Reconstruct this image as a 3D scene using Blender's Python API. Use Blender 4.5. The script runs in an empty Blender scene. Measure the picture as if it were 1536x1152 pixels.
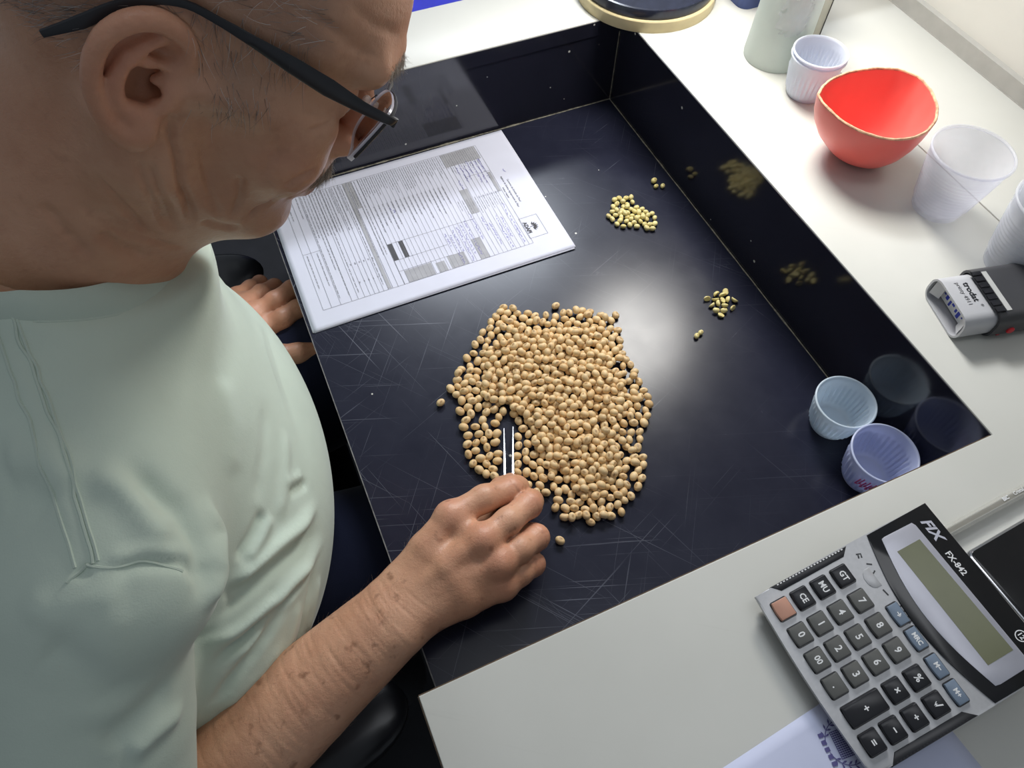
import bpy, bmesh, math, random
import numpy as np
from mathutils import Vector, Matrix
random.seed(7); RNG = np.random.default_rng(11)
D = bpy.data; SC = bpy.context.scene; COL = SC.collection
PI = math.pi; H = 0.1139            # table top above the sunken black tray floor (tray floor is z = 0)

# ------------------------------------------------------------------ camera, world, lights, exposure
F_PX = 1077.8
CAM_R = np.array([[0.91599628, -0.40095895, 0.01351807], [-0.33505821, -0.78310828, -0.52390593], [0.22065088, 0.47536654, -0.85166886]])
CAM_C = np.array([-0.4475, -0.6845, 0.6000])
cam = D.cameras.new('camera'); cam_o = D.objects.new('camera', cam); COL.objects.link(cam_o)
cam.sensor_width = 36.0; cam.lens = F_PX / 1536 * 36.0; cam.clip_start = 0.01
m4 = Matrix.Identity(4)
for i in range(3):
    m4[i][0] = CAM_R[0, i]; m4[i][1] = -CAM_R[1, i]; m4[i][2] = -CAM_R[2, i]; m4[i][3] = CAM_C[i]
cam_o.matrix_world = m4; SC.camera = cam_o

w = D.worlds.new('room_light'); SC.world = w; w.use_nodes = True
w.node_tree.nodes['Background'].inputs[0].default_value = (0.80, 0.89, 1.0, 1)
w.node_tree.nodes['Background'].inputs[1].default_value = 0.18

def area(name, loc, target, sx, sy, power, color, shape='RECTANGLE'):
    l = D.lights.new(name, 'AREA'); l.shape = shape; l.size = sx
    if shape in ('RECTANGLE', 'ELLIPSE'): l.size_y = sy
    l.energy = power; l.color = color
    o = D.objects.new(name, l); COL.objects.link(o); o.location = loc
    o.rotation_euler = (Vector(target) - Vector(loc)).to_track_quat('-Z', 'Y').to_euler()
    return o
# the desk's own inspection lamp above the tray, and the room's ceiling tube beyond the far end of the desk
area('desk_lamp_light', (0.06, -0.09, 0.46), (-0.12, -0.30, 0.0), 0.17, 0.17, 2.3, (1.0, 0.975, 0.92), 'DISK')
area('ceiling_tube_light', (0.22, 0.85, 1.20), (-0.2, -0.4, 0.1), 0.7, 0.16, 14.5, (0.86, 0.92, 1.0))
area('added_top_fill_light', (0.10, -0.55, 1.75), (-0.3, -0.4, 0.1), 0.3, 1.2, 2.2, (0.93, 0.96, 1.0))  # added overhead fill that models the head, not a known fixture
SC.view_settings.view_transform = 'Standard'; SC.view_settings.look = 'None'
SC.view_settings.exposure = 0.36; SC.view_settings.gamma = 1.0; SC.view_settings.use_curve_mapping = False

# ------------------------------------------------------------------ helpers
def ray(u, v): return CAM_R.T @ np.array([(u - 768) / F_PX, (v - 576) / F_PX, 1.0])
def onz(u, v, z):                   # where a sight line measured in the photograph meets the height z
    d = ray(u, v); return CAM_C + d * ((z - CAM_C[2]) / d[2])
def srgb(r, g, b):
    f = lambda c: (c / 255 / 12.92) if c / 255 <= 0.04045 else ((c / 255 + 0.055) / 1.055) ** 2.4
    return (f(r), f(g), f(b), 1.0)

class NT:
    """a small wrapper for node materials"""
    def __init__(s, name):
        s.m = D.materials.new(name); s.m.use_nodes = True; s.t = s.m.node_tree; s.n = s.t.nodes
        s.b = s.n['Principled BSDF']; s.out = s.n['Material Output']
    def new(s, kind, **kw):
        n = s.n.new(kind)
        for k, v in kw.items():
            if k.startswith('i_'): n.inputs[k[2:].replace('_', ' ')].default_value = v
            else: setattr(n, k, v)
        return n
    def link(s, a, b): s.t.links.new(a, b)
    def coord(s, kind='Object', scale=(1, 1, 1), rot=(0, 0, 0)):
        o = s.new('ShaderNodeTexCoord').outputs[kind]
        for a, b in (((1, 1, 1), rot), (scale, (0, 0, 0))):      # turn first, then stretch
            mp = s.new('ShaderNodeMapping'); mp.inputs['Scale'].default_value = a; mp.inputs['Rotation'].default_value = b
            s.link(o, mp.inputs[0]); o = mp.outputs[0]
        return o
    def noise(s, vec, scale, detail=3, rough=0.55, dist=0.0):
        n = s.new('ShaderNodeTexNoise'); n.inputs['Scale'].default_value = scale; n.inputs['Detail'].default_value = detail
        n.inputs['Roughness'].default_value = rough; n.inputs['Distortion'].default_value = dist
        s.link(vec, n.inputs['Vector']); return n.outputs[0]
    def ramp(s, fac, stops):
        r = s.new('ShaderNodeValToRGB'); e = r.color_ramp.elements
        while len(e) < len(stops): e.new(0.5)
        for k, (p, c) in enumerate(stops):
            e[k].position = p; e[k].color = c if len(c) == 4 else (*c, 1)
        s.link(fac, r.inputs[0]); return r.outputs[0]
    def mix(s, fac, a, b, mode='MIX'):
        n = s.new('ShaderNodeMix', data_type='RGBA', blend_type=mode)
        for src, idx in ((fac, 0), (a, 6), (b, 7)):
            if isinstance(src, (int, float, tuple)): n.inputs[idx].default_value = src
            else: s.link(src, n.inputs[idx])
        return n.outputs[2]
    def math(s, op, a, b=0.0, clamp=False):
        n = s.new('ShaderNodeMath', operation=op, use_clamp=clamp)
        for src, idx in ((a, 0), (b, 1)):
            if isinstance(src, (int, float)): n.inputs[idx].default_value = src
            else: s.link(src, n.inputs[idx])
        return n.outputs[0]
    def bump(s, h, strength=0.3, dist=0.001, prev=None):
        n = s.new('ShaderNodeBump'); n.inputs['Strength'].default_value = strength; n.inputs['Distance'].default_value = dist
        s.link(h, n.inputs['Height'])
        if prev is not None: s.link(prev, n.inputs['Normal'])
        s.link(n.outputs[0], s.b.inputs['Normal']); return n.outputs[0]
    def set(s, **kw):
        for k, v in kw.items():
            i = s.b.inputs[k.replace('_', ' ')]
            if isinstance(v, (int, float, tuple)): i.default_value = v
            else: s.link(v, i)
        return s

def plain(name, col, rough=0.5, metal=0.0, spec=0.5, noise=0.06, scale=60.0, bump=0.0, coat=0.0):
    t = NT(name); v = t.coord()
    n = t.noise(v, scale, 3)
    lo = tuple(c * (1 - noise) for c in col[:3]) + (1,); hi = tuple(min(1, c * (1 + noise)) for c in col[:3]) + (1,)
    t.set(Base_Color=t.ramp(n, [(0.3, lo), (0.7, hi)]), Roughness=rough, Metallic=metal, Specular_IOR_Level=spec, Coat_Weight=coat)
    if bump: t.bump(n, bump, 0.0006)
    return t.m

def translucent(name, col, clear=0.4, rough=0.25, trans=0.35):
    """thin moulded plastic: part clear, part milky"""
    t = NT(name); t.set(Base_Color=col, Roughness=rough, Specular_IOR_Level=0.5)
    v = t.coord(); n = t.noise(v, 90, 2)
    tr = t.new('ShaderNodeBsdfTransparent'); tr.inputs[0].default_value = (0.96, 0.97, 1, 1)
    tl = t.new('ShaderNodeBsdfTranslucent'); tl.inputs[0].default_value = col
    m1 = t.new('ShaderNodeMixShader'); m1.inputs[0].default_value = trans
    t.link(t.b.outputs[0], m1.inputs[1]); t.link(tl.outputs[0], m1.inputs[2])
    m2 = t.new('ShaderNodeMixShader')
    t.link(t.math('ADD', t.math('MULTIPLY', n, 0.04), clear - 0.02), m2.inputs[0])
    t.link(m1.outputs[0], m2.inputs[1]); t.link(tr.outputs[0], m2.inputs[2]); t.link(m2.outputs[0], t.out.inputs[0])
    return t.m

def obj(name, me, mats=None, parent=None, loc=None, smooth=None):
    o = D.objects.new(name, me); COL.objects.link(o)
    if mats is not None:
        for m in (mats if isinstance(mats, (list, tuple)) else [mats]): me.materials.append(m)
    if parent is not None: o.parent = parent
    if loc is not None: o.location = loc
    if smooth is not None:
        me.shade_smooth()
        if smooth < 3: me.set_sharp_from_angle(angle=smooth)
    return o
def tag(o, label=None, cat=None, group=None, kind=None):
    if label: o['label'] = label
    if cat: o['category'] = cat
    if group: o['group'] = group
    if kind: o['kind'] = kind
    return o
def empty(name, loc, label, cat, group=None, rot=(0, 0, 0)):
    o = D.objects.new(name, None); COL.objects.link(o); o.location = loc; o.rotation_euler = rot
    o.empty_display_size = 0.01
    return tag(o, label, cat, group)
def mesh(name, v, f):
    me = D.meshes.new(name); me.from_pydata([tuple(map(float, p)) for p in v], [], [tuple(int(i) for i in q) for q in f]); me.update(); return me
def bm_mesh(name, bm):
    me = D.meshes.new(name); bmesh.ops.recalc_face_normals(bm, faces=bm.faces); bm.to_mesh(me); bm.free(); return me

class MB:
    """collects simple shapes into one mesh"""
    def __init__(s): s.v = []; s.f = []
    def add(s, v, f):
        k = len(s.v); s.v += [tuple(p) for p in v]; s.f += [tuple(i + k for i in q) for q in f]; return s
    def box(s, x0, x1, y0, y1, z0, z1, M=None):
        v = [(x, y, z) for z in (z0, z1) for y in (y0, y1) for x in (x0, x1)]
        if M is not None: v = [M @ Vector(p) for p in v]
        return s.add(v, [(0, 2, 3, 1), (4, 5, 7, 6), (0, 1, 5, 4), (2, 6, 7, 3), (0, 4, 6, 2), (1, 3, 7, 5)])
    def tube(s, pts, rad, n=8, cap=True):
        pts = [np.array(p, float) for p in pts]; m = len(pts)
        if isinstance(rad, (int, float)): rad = [rad] * m
        up = np.array([0, 0, 1.0]); v = []; f = []
        prev = None
        for i in range(m):
            t = pts[min(i + 1, m - 1)] - pts[max(i - 1, 0)]; t /= np.linalg.norm(t) + 1e-12
            if prev is None:
                a = np.cross(t, up if abs(t[2]) < 0.9 else np.array([1.0, 0, 0]))
            else: a = prev - t * (prev @ t)
            a /= np.linalg.norm(a) + 1e-12; prev = a; b = np.cross(t, a)
            for k in range(n):
                q = 2 * PI * k / n; v.append(pts[i] + rad[i] * (math.cos(q) * a + math.sin(q) * b))
        for i in range(m - 1):
            for k in range(n):
                f.append((i * n + k, i * n + (k + 1) % n, (i + 1) * n + (k + 1) % n, (i + 1) * n + k))
        if cap: f.append(tuple(range(n))[::-1]); f.append(tuple((m - 1) * n + k for k in range(n)))
        return s.add(v, f)
    def lathe(s, prof, n=48, c=(0, 0, 0), ribs=None, closed=False):
        """prof: (r, z[, ribweight]); r = 0 ends are closed by fans"""
        v = []; f = []; rows = []
        for p in prof:
            r, z = p[0], p[1]; wgt = p[2] if len(p) > 2 else 0.0
            if r < 1e-7: rows.append([len(v)]); v.append((c[0], c[1], c[2] + z)); continue
            row = []
            for k in range(n):
                q = 2 * PI * k / n; rr = r
                if ribs and wgt: rr = r + wgt * ribs[1] * (0.5 + 0.5 * math.cos(ribs[0] * q))
                row.append(len(v)); v.append((c[0] + rr * math.cos(q), c[1] + rr * math.sin(q), c[2] + z))
            rows.append(row)
        for a, b in zip(rows[:-1], rows[1:]):
            if len(a) == 1 and len(b) == 1: continue
            for k in range(n):
                k2 = (k + 1) % n
                if len(a) == 1: f.append((a[0], b[k2], b[k]))
                elif len(b) == 1: f.append((a[k], a[k2], b[0]))
                else: f.append((a[k], a[k2], b[k2], b[k]))
        return s.add(v, f)
    def build(s, name, mat, parent=None, loc=None, smooth=0.6, M=None):
        v = [tuple(M @ Vector(p)) for p in s.v] if M is not None else s.v
        me = mesh(name, v, s.f)
        bm = bmesh.new(); bm.from_mesh(me); bmesh.ops.recalc_face_normals(bm, faces=bm.faces); bm.to_mesh(me); bm.free()
        return obj(name, me, mat, parent, loc, smooth)

def rbox(name, sx, sy, sz, bev, mat, parent=None, loc=None, seg=2, M=None, taper=1.0):
    """a box standing on z = 0, edges rounded"""
    bm = bmesh.new(); bmesh.ops.create_cube(bm, size=1)
    for v in bm.verts:
        k = taper if v.co.z > 0 else 1.0
        v.co = Vector((v.co.x * sx * k, v.co.y * sy * k, (v.co.z + 0.5) * sz))
    if bev: bmesh.ops.bevel(bm, geom=list(bm.edges), offset=bev, segments=seg, affect='EDGES', profile=0.5)
    if M is not None: bmesh.ops.transform(bm, matrix=M, verts=bm.verts)
    return obj(name, bm_mesh(name, bm), mat, parent, loc, 0.6)
def prism(name, poly, z0, z1, mat, parent=None, bev=0.0, M=None, seg=2, smooth=0.6):
    """a polygon (x, y) extruded from z0 to z1, its rim edges rounded"""
    bm = bmesh.new(); vs = [bm.verts.new((p[0], p[1], z0)) for p in poly]; f = bm.faces.new(vs)
    r = bmesh.ops.extrude_face_region(bm, geom=[f]); up = [e for e in r['geom'] if isinstance(e, bmesh.types.BMVert)]
    for v in up: v.co.z = z1
    if bev:
        ed = [e for e in bm.edges if abs(e.verts[0].co.z - e.verts[1].co.z) < 1e-9 and e.verts[0].co.z > (z0 + z1) / 2]
        bmesh.ops.bevel(bm, geom=ed, offset=bev, segments=seg, affect='EDGES', profile=0.5)
    if M is not None: bmesh.ops.transform(bm, matrix=M, verts=bm.verts)
    return obj(name, bm_mesh(name, bm), mat, parent, None, smooth)
def rrect(x0, x1, y0, y1, r, n=5):
    p = []
    for cx, cy, a in ((x1 - r, y1 - r, 0), (x0 + r, y1 - r, 90), (x0 + r, y0 + r, 180), (x1 - r, y0 + r, 270)):
        for k in range(n + 1):
            q = math.radians(a + 90 * k / n); p.append((cx + r * math.cos(q), cy + r * math.sin(q)))
    return p
def text(body, size, mat, parent, M, name='lettering', ax='CENTER', bold=0.0, ext=0.00006, shear=0.0, sx=1.0):
    c = D.curves.new(name, 'FONT'); c.body = body; c.size = size; c.align_x = ax; c.align_y = 'CENTER'
    c.offset = bold; c.shear = shear; c.resolution_u = 2
    t = D.objects.new(name, c); COL.objects.link(t)
    dg = bpy.context.evaluated_depsgraph_get(); me = D.meshes.new_from_object(t.evaluated_get(dg))
    D.objects.remove(t); D.curves.remove(c)
    me.transform(M @ Matrix.Diagonal((sx, 1, 1, 1)))
    me.materials.clear()
    return obj(name, me, mat, parent)
def frame(o, u, v, n):
    """matrix from an origin and three axes"""
    return Matrix(((u[0], v[0], n[0], o[0]), (u[1], v[1], n[1], o[1]), (u[2], v[2], n[2], o[2]), (0, 0, 0, 1)))
def stroke(mb, pts, wd, z=0.0):
    """a flat pen stroke in the plane z"""
    pts = [np.array(p, float) for p in pts]
    L = []; Rr = []
    for i in range(len(pts)):
        t = pts[min(i + 1, len(pts) - 1)] - pts[max(i - 1, 0)]; t = t / (np.linalg.norm(t) + 1e-9)
        nn = np.array([-t[1], t[0]]) * wd / 2
        L.append((*(pts[i] + nn), z)); Rr.append((*(pts[i] - nn), z))
    k = len(pts); mb.add(L + Rr, [(i, k + i, k + i + 1, i + 1) for i in range(k - 1)])
def rect(mb, x0, x1, y0, y1, z=0.0): mb.add([(x0, y0, z), (x1, y0, z), (x1, y1, z), (x0, y1, z)], [(0, 1, 2, 3)])

# ------------------------------------------------------------------ materials of the place
def mat_black_laminate(name, scratch, base=(0.010, 0.011, 0.022)):
    t = NT(name)
    big = t.noise(t.coord(scale=(1, 1, 1)), 5.0, 3)
    fac = None
    for k, (rot, sc, th, wob) in enumerate(((0.35, (5, 560, 5), 0.672, 1.2), (1.25, (5, 640, 5), 0.675, 0.9), (2.2, (6, 600, 6), 0.675, 1.0), (0.9, (3, 760, 3), 0.665, 0.5), (2.75, (7, 520, 7), 0.68, 1.6))):
        v = t.coord(scale=sc, rot=(0, 0, rot)); n = t.noise(v, 1.0, 2, 0.5, wob * 0.2)
        s = t.math('MULTIPLY', t.math('SUBTRACT', n, th), 14.0, True)
        fac = s if fac is None else t.math('MAXIMUM', fac, s)
    sx_ = t.new('ShaderNodeSeparateXYZ'); t.link(t.coord(), sx_.inputs[0])      # worn most where the man works, at the tray's open side
    area_m = t.math('MULTIPLY', t.ramp(big, [(0.36, (0.15, 0.15, 0.15)), (0.64, (1, 1, 1))]), t.math('ADD', t.math('MULTIPLY', t.math('SUBTRACT', -0.16, sx_.outputs[0], True), 4.0, True), 0.25, True))
    fac = t.math('MULTIPLY', t.math('MULTIPLY', fac, area_m), scratch)
    vo = t.new('ShaderNodeTexVoronoi'); vo.inputs['Scale'].default_value = 62; t.link(t.coord(), vo.inputs['Vector'])
    sel = t.new('ShaderNodeSeparateColor'); t.link(vo.outputs['Color'], sel.inputs[0])
    dust = t.math('MULTIPLY', t.math('LESS_THAN', vo.outputs['Distance'], t.math('MULTIPLY', sel.outputs[0], 0.10)), t.math('GREATER_THAN', sel.outputs[1], 0.86))
    hz = t.noise(t.coord(), 22, 5, 0.7)
    c = t.mix(t.math('MULTIPLY', hz, 0.040), (*base, 1), (0.24, 0.26, 0.42, 1))
    c = t.mix(fac, c, (0.36, 0.38, 0.46, 1)); c = t.mix(t.math('MULTIPLY', dust, 0.75), c, (0.75, 0.74, 0.68, 1))
    t.set(Base_Color=c, Specular_IOR_Level=0.30 if scratch > .2 else 0.8)
    r = t.math('ADD', t.math('MULTIPLY', hz, 0.12), 0.19 if scratch > 0.2 else 0.05)
    t.set(Roughness=t.math('ADD', r, t.math('MULTIPLY', fac, 0.3), True))
    t.bump(t.math('ADD', fac, t.math('MULTIPLY', hz, 0.2)), 0.10, 0.0004)
    return t.m
M_TRAY = mat_black_laminate('scratched black laminate', 0.42)
M_WALL = mat_black_laminate('glossy black laminate', 0.07, (0.010, 0.010, 0.017))
def mat_worktop():
    t = NT('cream laminate'); v = t.coord(); n = t.noise(v, 7, 4); f = t.noise(v, 160, 2)
    c = t.ramp(n, [(0.3, (0.56, 0.556, 0.51)), (0.7, (0.605, 0.60, 0.555))])
    s = t.math('MULTIPLY', t.math('SUBTRACT', t.noise(t.coord(scale=(6, 190, 6), rot=(0, 0, 0.6)), 1.0, 2), 0.69), 6, True)
    c = t.mix(t.math('MULTIPLY', s, 0.25), c, (0.35, 0.34, 0.31, 1))
    t.set(Base_Color=c, Roughness=0.38, Specular_IOR_Level=0.4); t.bump(f, 0.05, 0.0003); return t.m
M_TOP = mat_worktop()
M_EDGE = plain('brown chipboard edge', (0.10, 0.065, 0.04, 1), 0.8, scale=300, noise=0.4)
M_BEAD = plain('dusty sealant bead', (0.24, 0.22, 0.17, 1), 0.8, scale=200, noise=0.5)
M_GREY = plain('grey aluminium trim', (0.40, 0.39, 0.36, 1), 0.45, spec=0.4)
M_WALLP = plain('off white wall board', (0.70, 0.68, 0.62, 1), 0.6, noise=0.03, scale=8)
M_FLOOR = plain('dark grey floor', (0.020, 0.020, 0.024, 1), 0.6, scale=14, noise=0.3)
M_BLACKP = plain('black plastic', (0.008, 0.008, 0.010, 1), 0.28, noise=0.2)
M_MATTE = plain('matte black fabric', (0.008, 0.008, 0.010, 1), 0.9, scale=900, noise=0.4, bump=0.2)
M_CHROME = plain('steel', (0.62, 0.62, 0.64, 1), 0.18, 1.0, noise=0.04)

# ------------------------------------------------------------------ the setting
Z_FLOOR = -0.66
o = MB().box(-3.0, 0.34, -2.6, 2.2, Z_FLOOR - 0.02, Z_FLOOR).build('floor', M_FLOOR, smooth=None); tag(o, kind='structure')
WX = 0.3185
o = MB().box(WX, WX + 0.02, -1.6, 1.2, Z_FLOOR, 1.1).build('wall_right', M_WALLP, smooth=None); tag(o, kind='structure')
o = MB().box(WX - 0.008, WX, -1.6, 1.2, H, H + 0.019).box(WX - 0.0085, WX - 0.0075, -1.6, 1.2, H, H + 0.001).build('trim_1', M_GREY, smooth=None); tag(o, kind='structure')

# ------------------------------------------------------------------ the sorting table with its sunken black tray
table = empty('sorting_table', (-0.05, -0.3, Z_FLOOR), 'cream laminate work table with a sunken black sorting tray', 'table')
T = table.matrix_world.copy()
def tpart(o): o.parent = table; o.location = Vector(o.location) - Vector(table.location); return o
TX, TY, TL = 0.457, 0.6003, 0.4673      # tray width, tray length, left edge of the counter
top = prism('worktop', [(-TL, 0.098), (0.1690, 0.098), (0.1690, -1.15), (-TL, -1.15), (-TL, -TY), (0, -TY), (0, 0), (-TL, 0)], H - 0.018, H, M_TOP, bev=0.0008); tpart(top)
o = prism('rear_worktop', [(0.1702, 0.098), (WX, 0.098), (WX, -1.15), (0.1702, -1.15)], H - 0.018, H, M_TOP, bev=0.0006); tpart(o)
o = MB().box(0.168, 0.1712, -1.15, 0.098, H - 0.018, H - 0.0012).build('worktop_joint', M_EDGE, smooth=None); tpart(o)
o = MB().box(-TX, 0.0, -TY, 0.0, -0.015, 0.0).build('tray_floor', M_TRAY, smooth=None); tpart(o)
for nm, b in (('tray_side', (0.0, 0.012, -TY - 0.012, 0.012)), ('tray_side', (-TX, 0.0, 0.0, 0.012)), ('tray_side', (-TX, 0.0, -TY - 0.012, -TY))):
    o = MB().box(*b, -0.015, H - 0.0185).build(nm, M_WALL, smooth=None); tpart(o)
E_ = 0.0009       # the black facing runs up over the cut edge of the top
o = MB().box(-E_, 0.0002, -TY, 0, H - 0.0186, H - 0.0012).build('tray_edging', M_WALL, smooth=None); tpart(o)
o = MB().box(-TL, 0, -E_, 0.0002, H - 0.0186, H - 0.0012).build('tray_edging', M_WALL, smooth=None); tpart(o)
o = MB().box(-TL, 0, -TY - 0.0002, -TY + E_, H - 0.0186, H - 0.0016).build('tray_edging', M_EDGE, smooth=None); tpart(o)
o = MB().box(-TL - 0.0008, -TL + 0.0002, -1.15, -TY, H - 0.0182, H - 0.0014).build('edge_band', M_EDGE, smooth=None); tpart(o)
o = MB().box(-TX - 0.001, -TX + 0.0002, -TY, 0, -0.015, -0.0002).build('tray_lip', plain('worn tray lip', (0.16, 0.155, 0.15, 1), 0.6, scale=90, noise=0.5), smooth=None); tpart(o)
bd = [(-0.001, -0.0006 - TY * k / 40, 0.0002 + 0.0004 * random.random()) for k in range(41)]
o = MB().tube(bd, [0.0005 + 0.0006 * random.random() ** 3 for _ in bd], 6).build('sealant_bead', M_BEAD); tpart(o)
bd = [(-TX * k / 40, -0.0008, 0.0002 + 0.0004 * random.random()) for k in range(41)]
o = MB().tube(bd, [0.0006 + 0.0008 * random.random() ** 3 for _ in bd], 6).build('sealant_bead', M_BEAD); tpart(o)
o = MB().tube([(-0.0008, -0.0008, 0), (-0.0008, -0.0008, H - 0.02)], 0.0005, 6).build('sealant_bead', M_BEAD); tpart(o)
for x, y in ((-0.44, 0.07), (0.29, 0.07), (0.29, -1.12), (-0.44, -1.12)):
    o = MB().box(x - 0.02, x + 0.02, y - 0.02, y + 0.02, Z_FLOOR, H - 0.018).build('leg', M_BLACKP, smooth=None); tpart(o)
o = MB().box(-0.44, 0.29, 0.04, 0.055, -0.3, H - 0.018).build('modesty_panel', M_BLACKP, smooth=None); tpart(o)
# ------------------------------------------------------------------ the printed form
M_PAPER = plain('white paper', (0.66, 0.67, 0.78, 1), 0.75, noise=0.02, scale=30, spec=0.2)
M_INK = plain('grey printing', (0.20, 0.20, 0.22, 1), 0.8, noise=0.1, spec=0.1)
M_INKL = plain('light grey printing', (0.40, 0.40, 0.43, 1), 0.8, noise=0.1, spec=0.1)
M_INKD = plain('dark grey printing', (0.10, 0.10, 0.11, 1), 0.8, noise=0.1, spec=0.1)
M_BLUE = plain('blue ballpoint', (0.12, 0.10, 0.42, 1), 0.7, noise=0.1, spec=0.1)
form = empty('printed_form', (-0.1557, -0.0043, 0.0), 'white printed form lying across the tray, filled in by hand', 'paper', rot=(0, 0, -PI / 2))
def wav(a, b):          # the gentle waves of the sheet; a along its short side, b down the page (negative), metres
    return 0.0012 * math.sin(a * 34 + b * 9) * (0.4 + 4 * abs(b)) * (0.5 + 0.5 * math.cos(a * 11)) + 0.0014
def sheet(name, a0, da, dz, rot):
    nx, ny = 42, 60; v = []; f = []
    for j in range(ny + 1):
        for i in range(nx + 1):
            a, b = 0.21 * i / nx, -0.297 * j / ny
            a2, b2 = a + a0 + b * rot, b + da - a * rot
            v.append((a2, b2, wav(a, b) + dz))
    for j in range(ny):
        for i in range(nx):
            k = j * (nx + 1) + i; f.append((k, k + nx + 1, k + nx + 2, k + 1))
    o = obj(name, mesh(name, v, f), M_PAPER, form, None, 3.2)
    s = o.modifiers.new('thick', 'SOLIDIFY'); s.thickness = 0.0002
    return o
sheet('sheet', 0, 0, 0.0006, 0); sheet('sheet', 0.0022, -0.0005, 0.0001, 0.006); sheet('sheet', -0.0005, -0.0012, -0.0006, -0.004)
P_ = lambda s, t: (s * 0.001, -t * 0.001)
def pr(mb, s0, s1, t0, t1):
    ns, nt = max(1, int((s1 - s0) / 7)), max(1, int((t1 - t0) / 7))
    for i in range(ns):
        for j in range(nt):
            a, b, c, d = s0 + (s1 - s0) * i / ns, s0 + (s1 - s0) * (i + 1) / ns, t0 + (t1 - t0) * j / nt, t0 + (t1 - t0) * (j + 1) / nt
            rect(mb, a * .001, b * .001, -d * .001, -c * .001)
def pwords(mb, s0, s1, t, hgt=1.3, dens=0.75):
    s = s0
    while s < s1 - 1:
        wl = random.uniform(2.5, 8)
        e = min(s + wl, s1)
        while s < e:
            k = random.uniform(0.35, 0.7); h2 = hgt * random.choice((0.6, 0.7, 1.0)); pr(mb, s, s + k * dens, t - h2 / 2, t + hgt / 2 - 0.2); s += k + 0.35
        s += 1.0
lines, words, fill, dark = MB(), MB(), MB(), MB()
for t_ in np.arange(46, 192, 5.2): pr(lines, 14, 187, t_ - .12, t_ + .12)
for t_ in (41, 192, 199, 205, 210, 215, 220, 225, 230, 236, 243, 250, 262, 272, 281): pr(lines, 14, 187, t_ - .15, t_ + .15)
for s_, t0, t1 in ((14, 41, 281), (187, 41, 281), (127, 88, 192), (152, 130, 192), (168, 130, 192), (107, 262, 281), (62, 41, 72), (98, 41, 72)): pr(lines, s_ - .15, s_ + .15, t0, t1)
for s0, s1, t0, t1 in ((147.5, 180, 19.7, 20), (147.5, 180, 41.7, 42), (147.5, 147.8, 20, 42), (179.7, 180, 20, 42)): pr(lines, s0, s1, t0, t1)
for s0, s1, t0, t1 in ((14.5, 38, 43, 88), (14.5, 62, 200, 205), (14.5, 186, 206, 210), (64, 98, 42, 46), (169, 186.5, 156, 186.5), (172, 186.5, 141.5, 151.5), (155, 186.5, 93, 103.5), (168, 186.5, 117, 137), (80, 120, 78, 88)): pr(fill, s0, s1, t0, t1)
for s0, s1, t0, t1 in ((127.3, 151.8, 174, 179), (127.3, 151.8, 186, 191.5)): pr(dark, s0, s1, t0, t1)
for t_ in np.arange(43.5, 192, 2.6): pwords(words, 16, 16 + random.uniform(18, 42), t_)
for t_ in np.arange(48.8, 100, 5.2): pwords(words, 96, 96 + random.uniform(12, 28), t_)
for t_ in np.arange(104, 190, 5.2): pwords(words, 66, 66 + random.uniform(20, 45), t_)
for t_ in np.arange(196, 262, 3.4): pwords(words, 16, random.choice((60, 90, 140, 178)), t_, 1.4)
for t_ in (266, 277): pwords(words, 16, 52, t_, 1.5); pwords(words, 110, 158, t_, 1.5)
for t_ in np.arange(212, 242, 5): pwords(words, 138, 140, t_, 1.8); pwords(words, 165, 167, t_ - 2, 1.8)
hand = MB()
def scribble(mb, s0, s1, t, amp=1.4, wd=0.45):
    pts = []; s = s0
    while s < s1:
        pts.append(P_(s, t + random.uniform(-amp, amp))); s += random.uniform(0.4, 1.3)
        if random.random() < 0.12 and len(pts) > 2: stroke(mb, pts, wd * .001); pts = []; s += 1.0
    if len(pts) > 2: stroke(mb, pts, wd * .001)
for t_, a, b in ((47, 38, 74), (52, 40, 80), (57, 40, 78), (62, 36, 60), (67, 44, 70), (72, 40, 72), (77, 42, 56), (82, 64, 80)): scribble(hand, a, b, t_)
for t_, a, b in ((49, 118, 182), (59, 136, 170), (64, 132, 184), (74, 140, 176), (79, 128, 150), (90, 118, 160), (100, 126, 182), (106, 130, 176), (111, 132, 186), (117, 134, 170), (122, 140, 186), (127, 136, 158)): scribble(hand, a, b, t_, 1.5, 0.4)
for t_, a in ((25, 66), (170, 76), (168, 80)): scribble(hand, a, a + 5, t_, 1.6)
def wavy(o, dz=0.00085):
    for p in o.data.vertices: p.co.z = wav(p.co.x, p.co.y) + dz
    return o
for nm, mb, mt in (('grey_fill', fill, M_INKL), ('dark_fill', dark, M_INKD), ('ruled_lines', lines, M_INK), ('printed_text', words, M_INK), ('handwriting', hand, M_BLUE)):
    o = wavy(mb.build(nm, mt, form, smooth=None), {'grey_fill': .00078, 'dark_fill': .0008, 'ruled_lines': .00086, 'printed_text': .00088, 'handwriting': .00092}[nm]); o['kind'] = 'stuff'
def ptext(b, size, s, t, bold=0.0): return wavy(text(b, size, M_INKD, form, Matrix.Translation((s * .001, -t * .001, 0)), 'printed_heading', bold=bold))
ptext('Governo do Estado do Piauí', 0.0034, 103, 28); ptext('Agência de Defesa Agropecuária do Piauí', 0.0032, 103, 33.2); ptext('Defesa Vegetal', 0.003, 103, 38.2)
ptext('ADAPI', 0.0062, 163.5, 38, 0.0003)
lg = MB()
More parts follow.
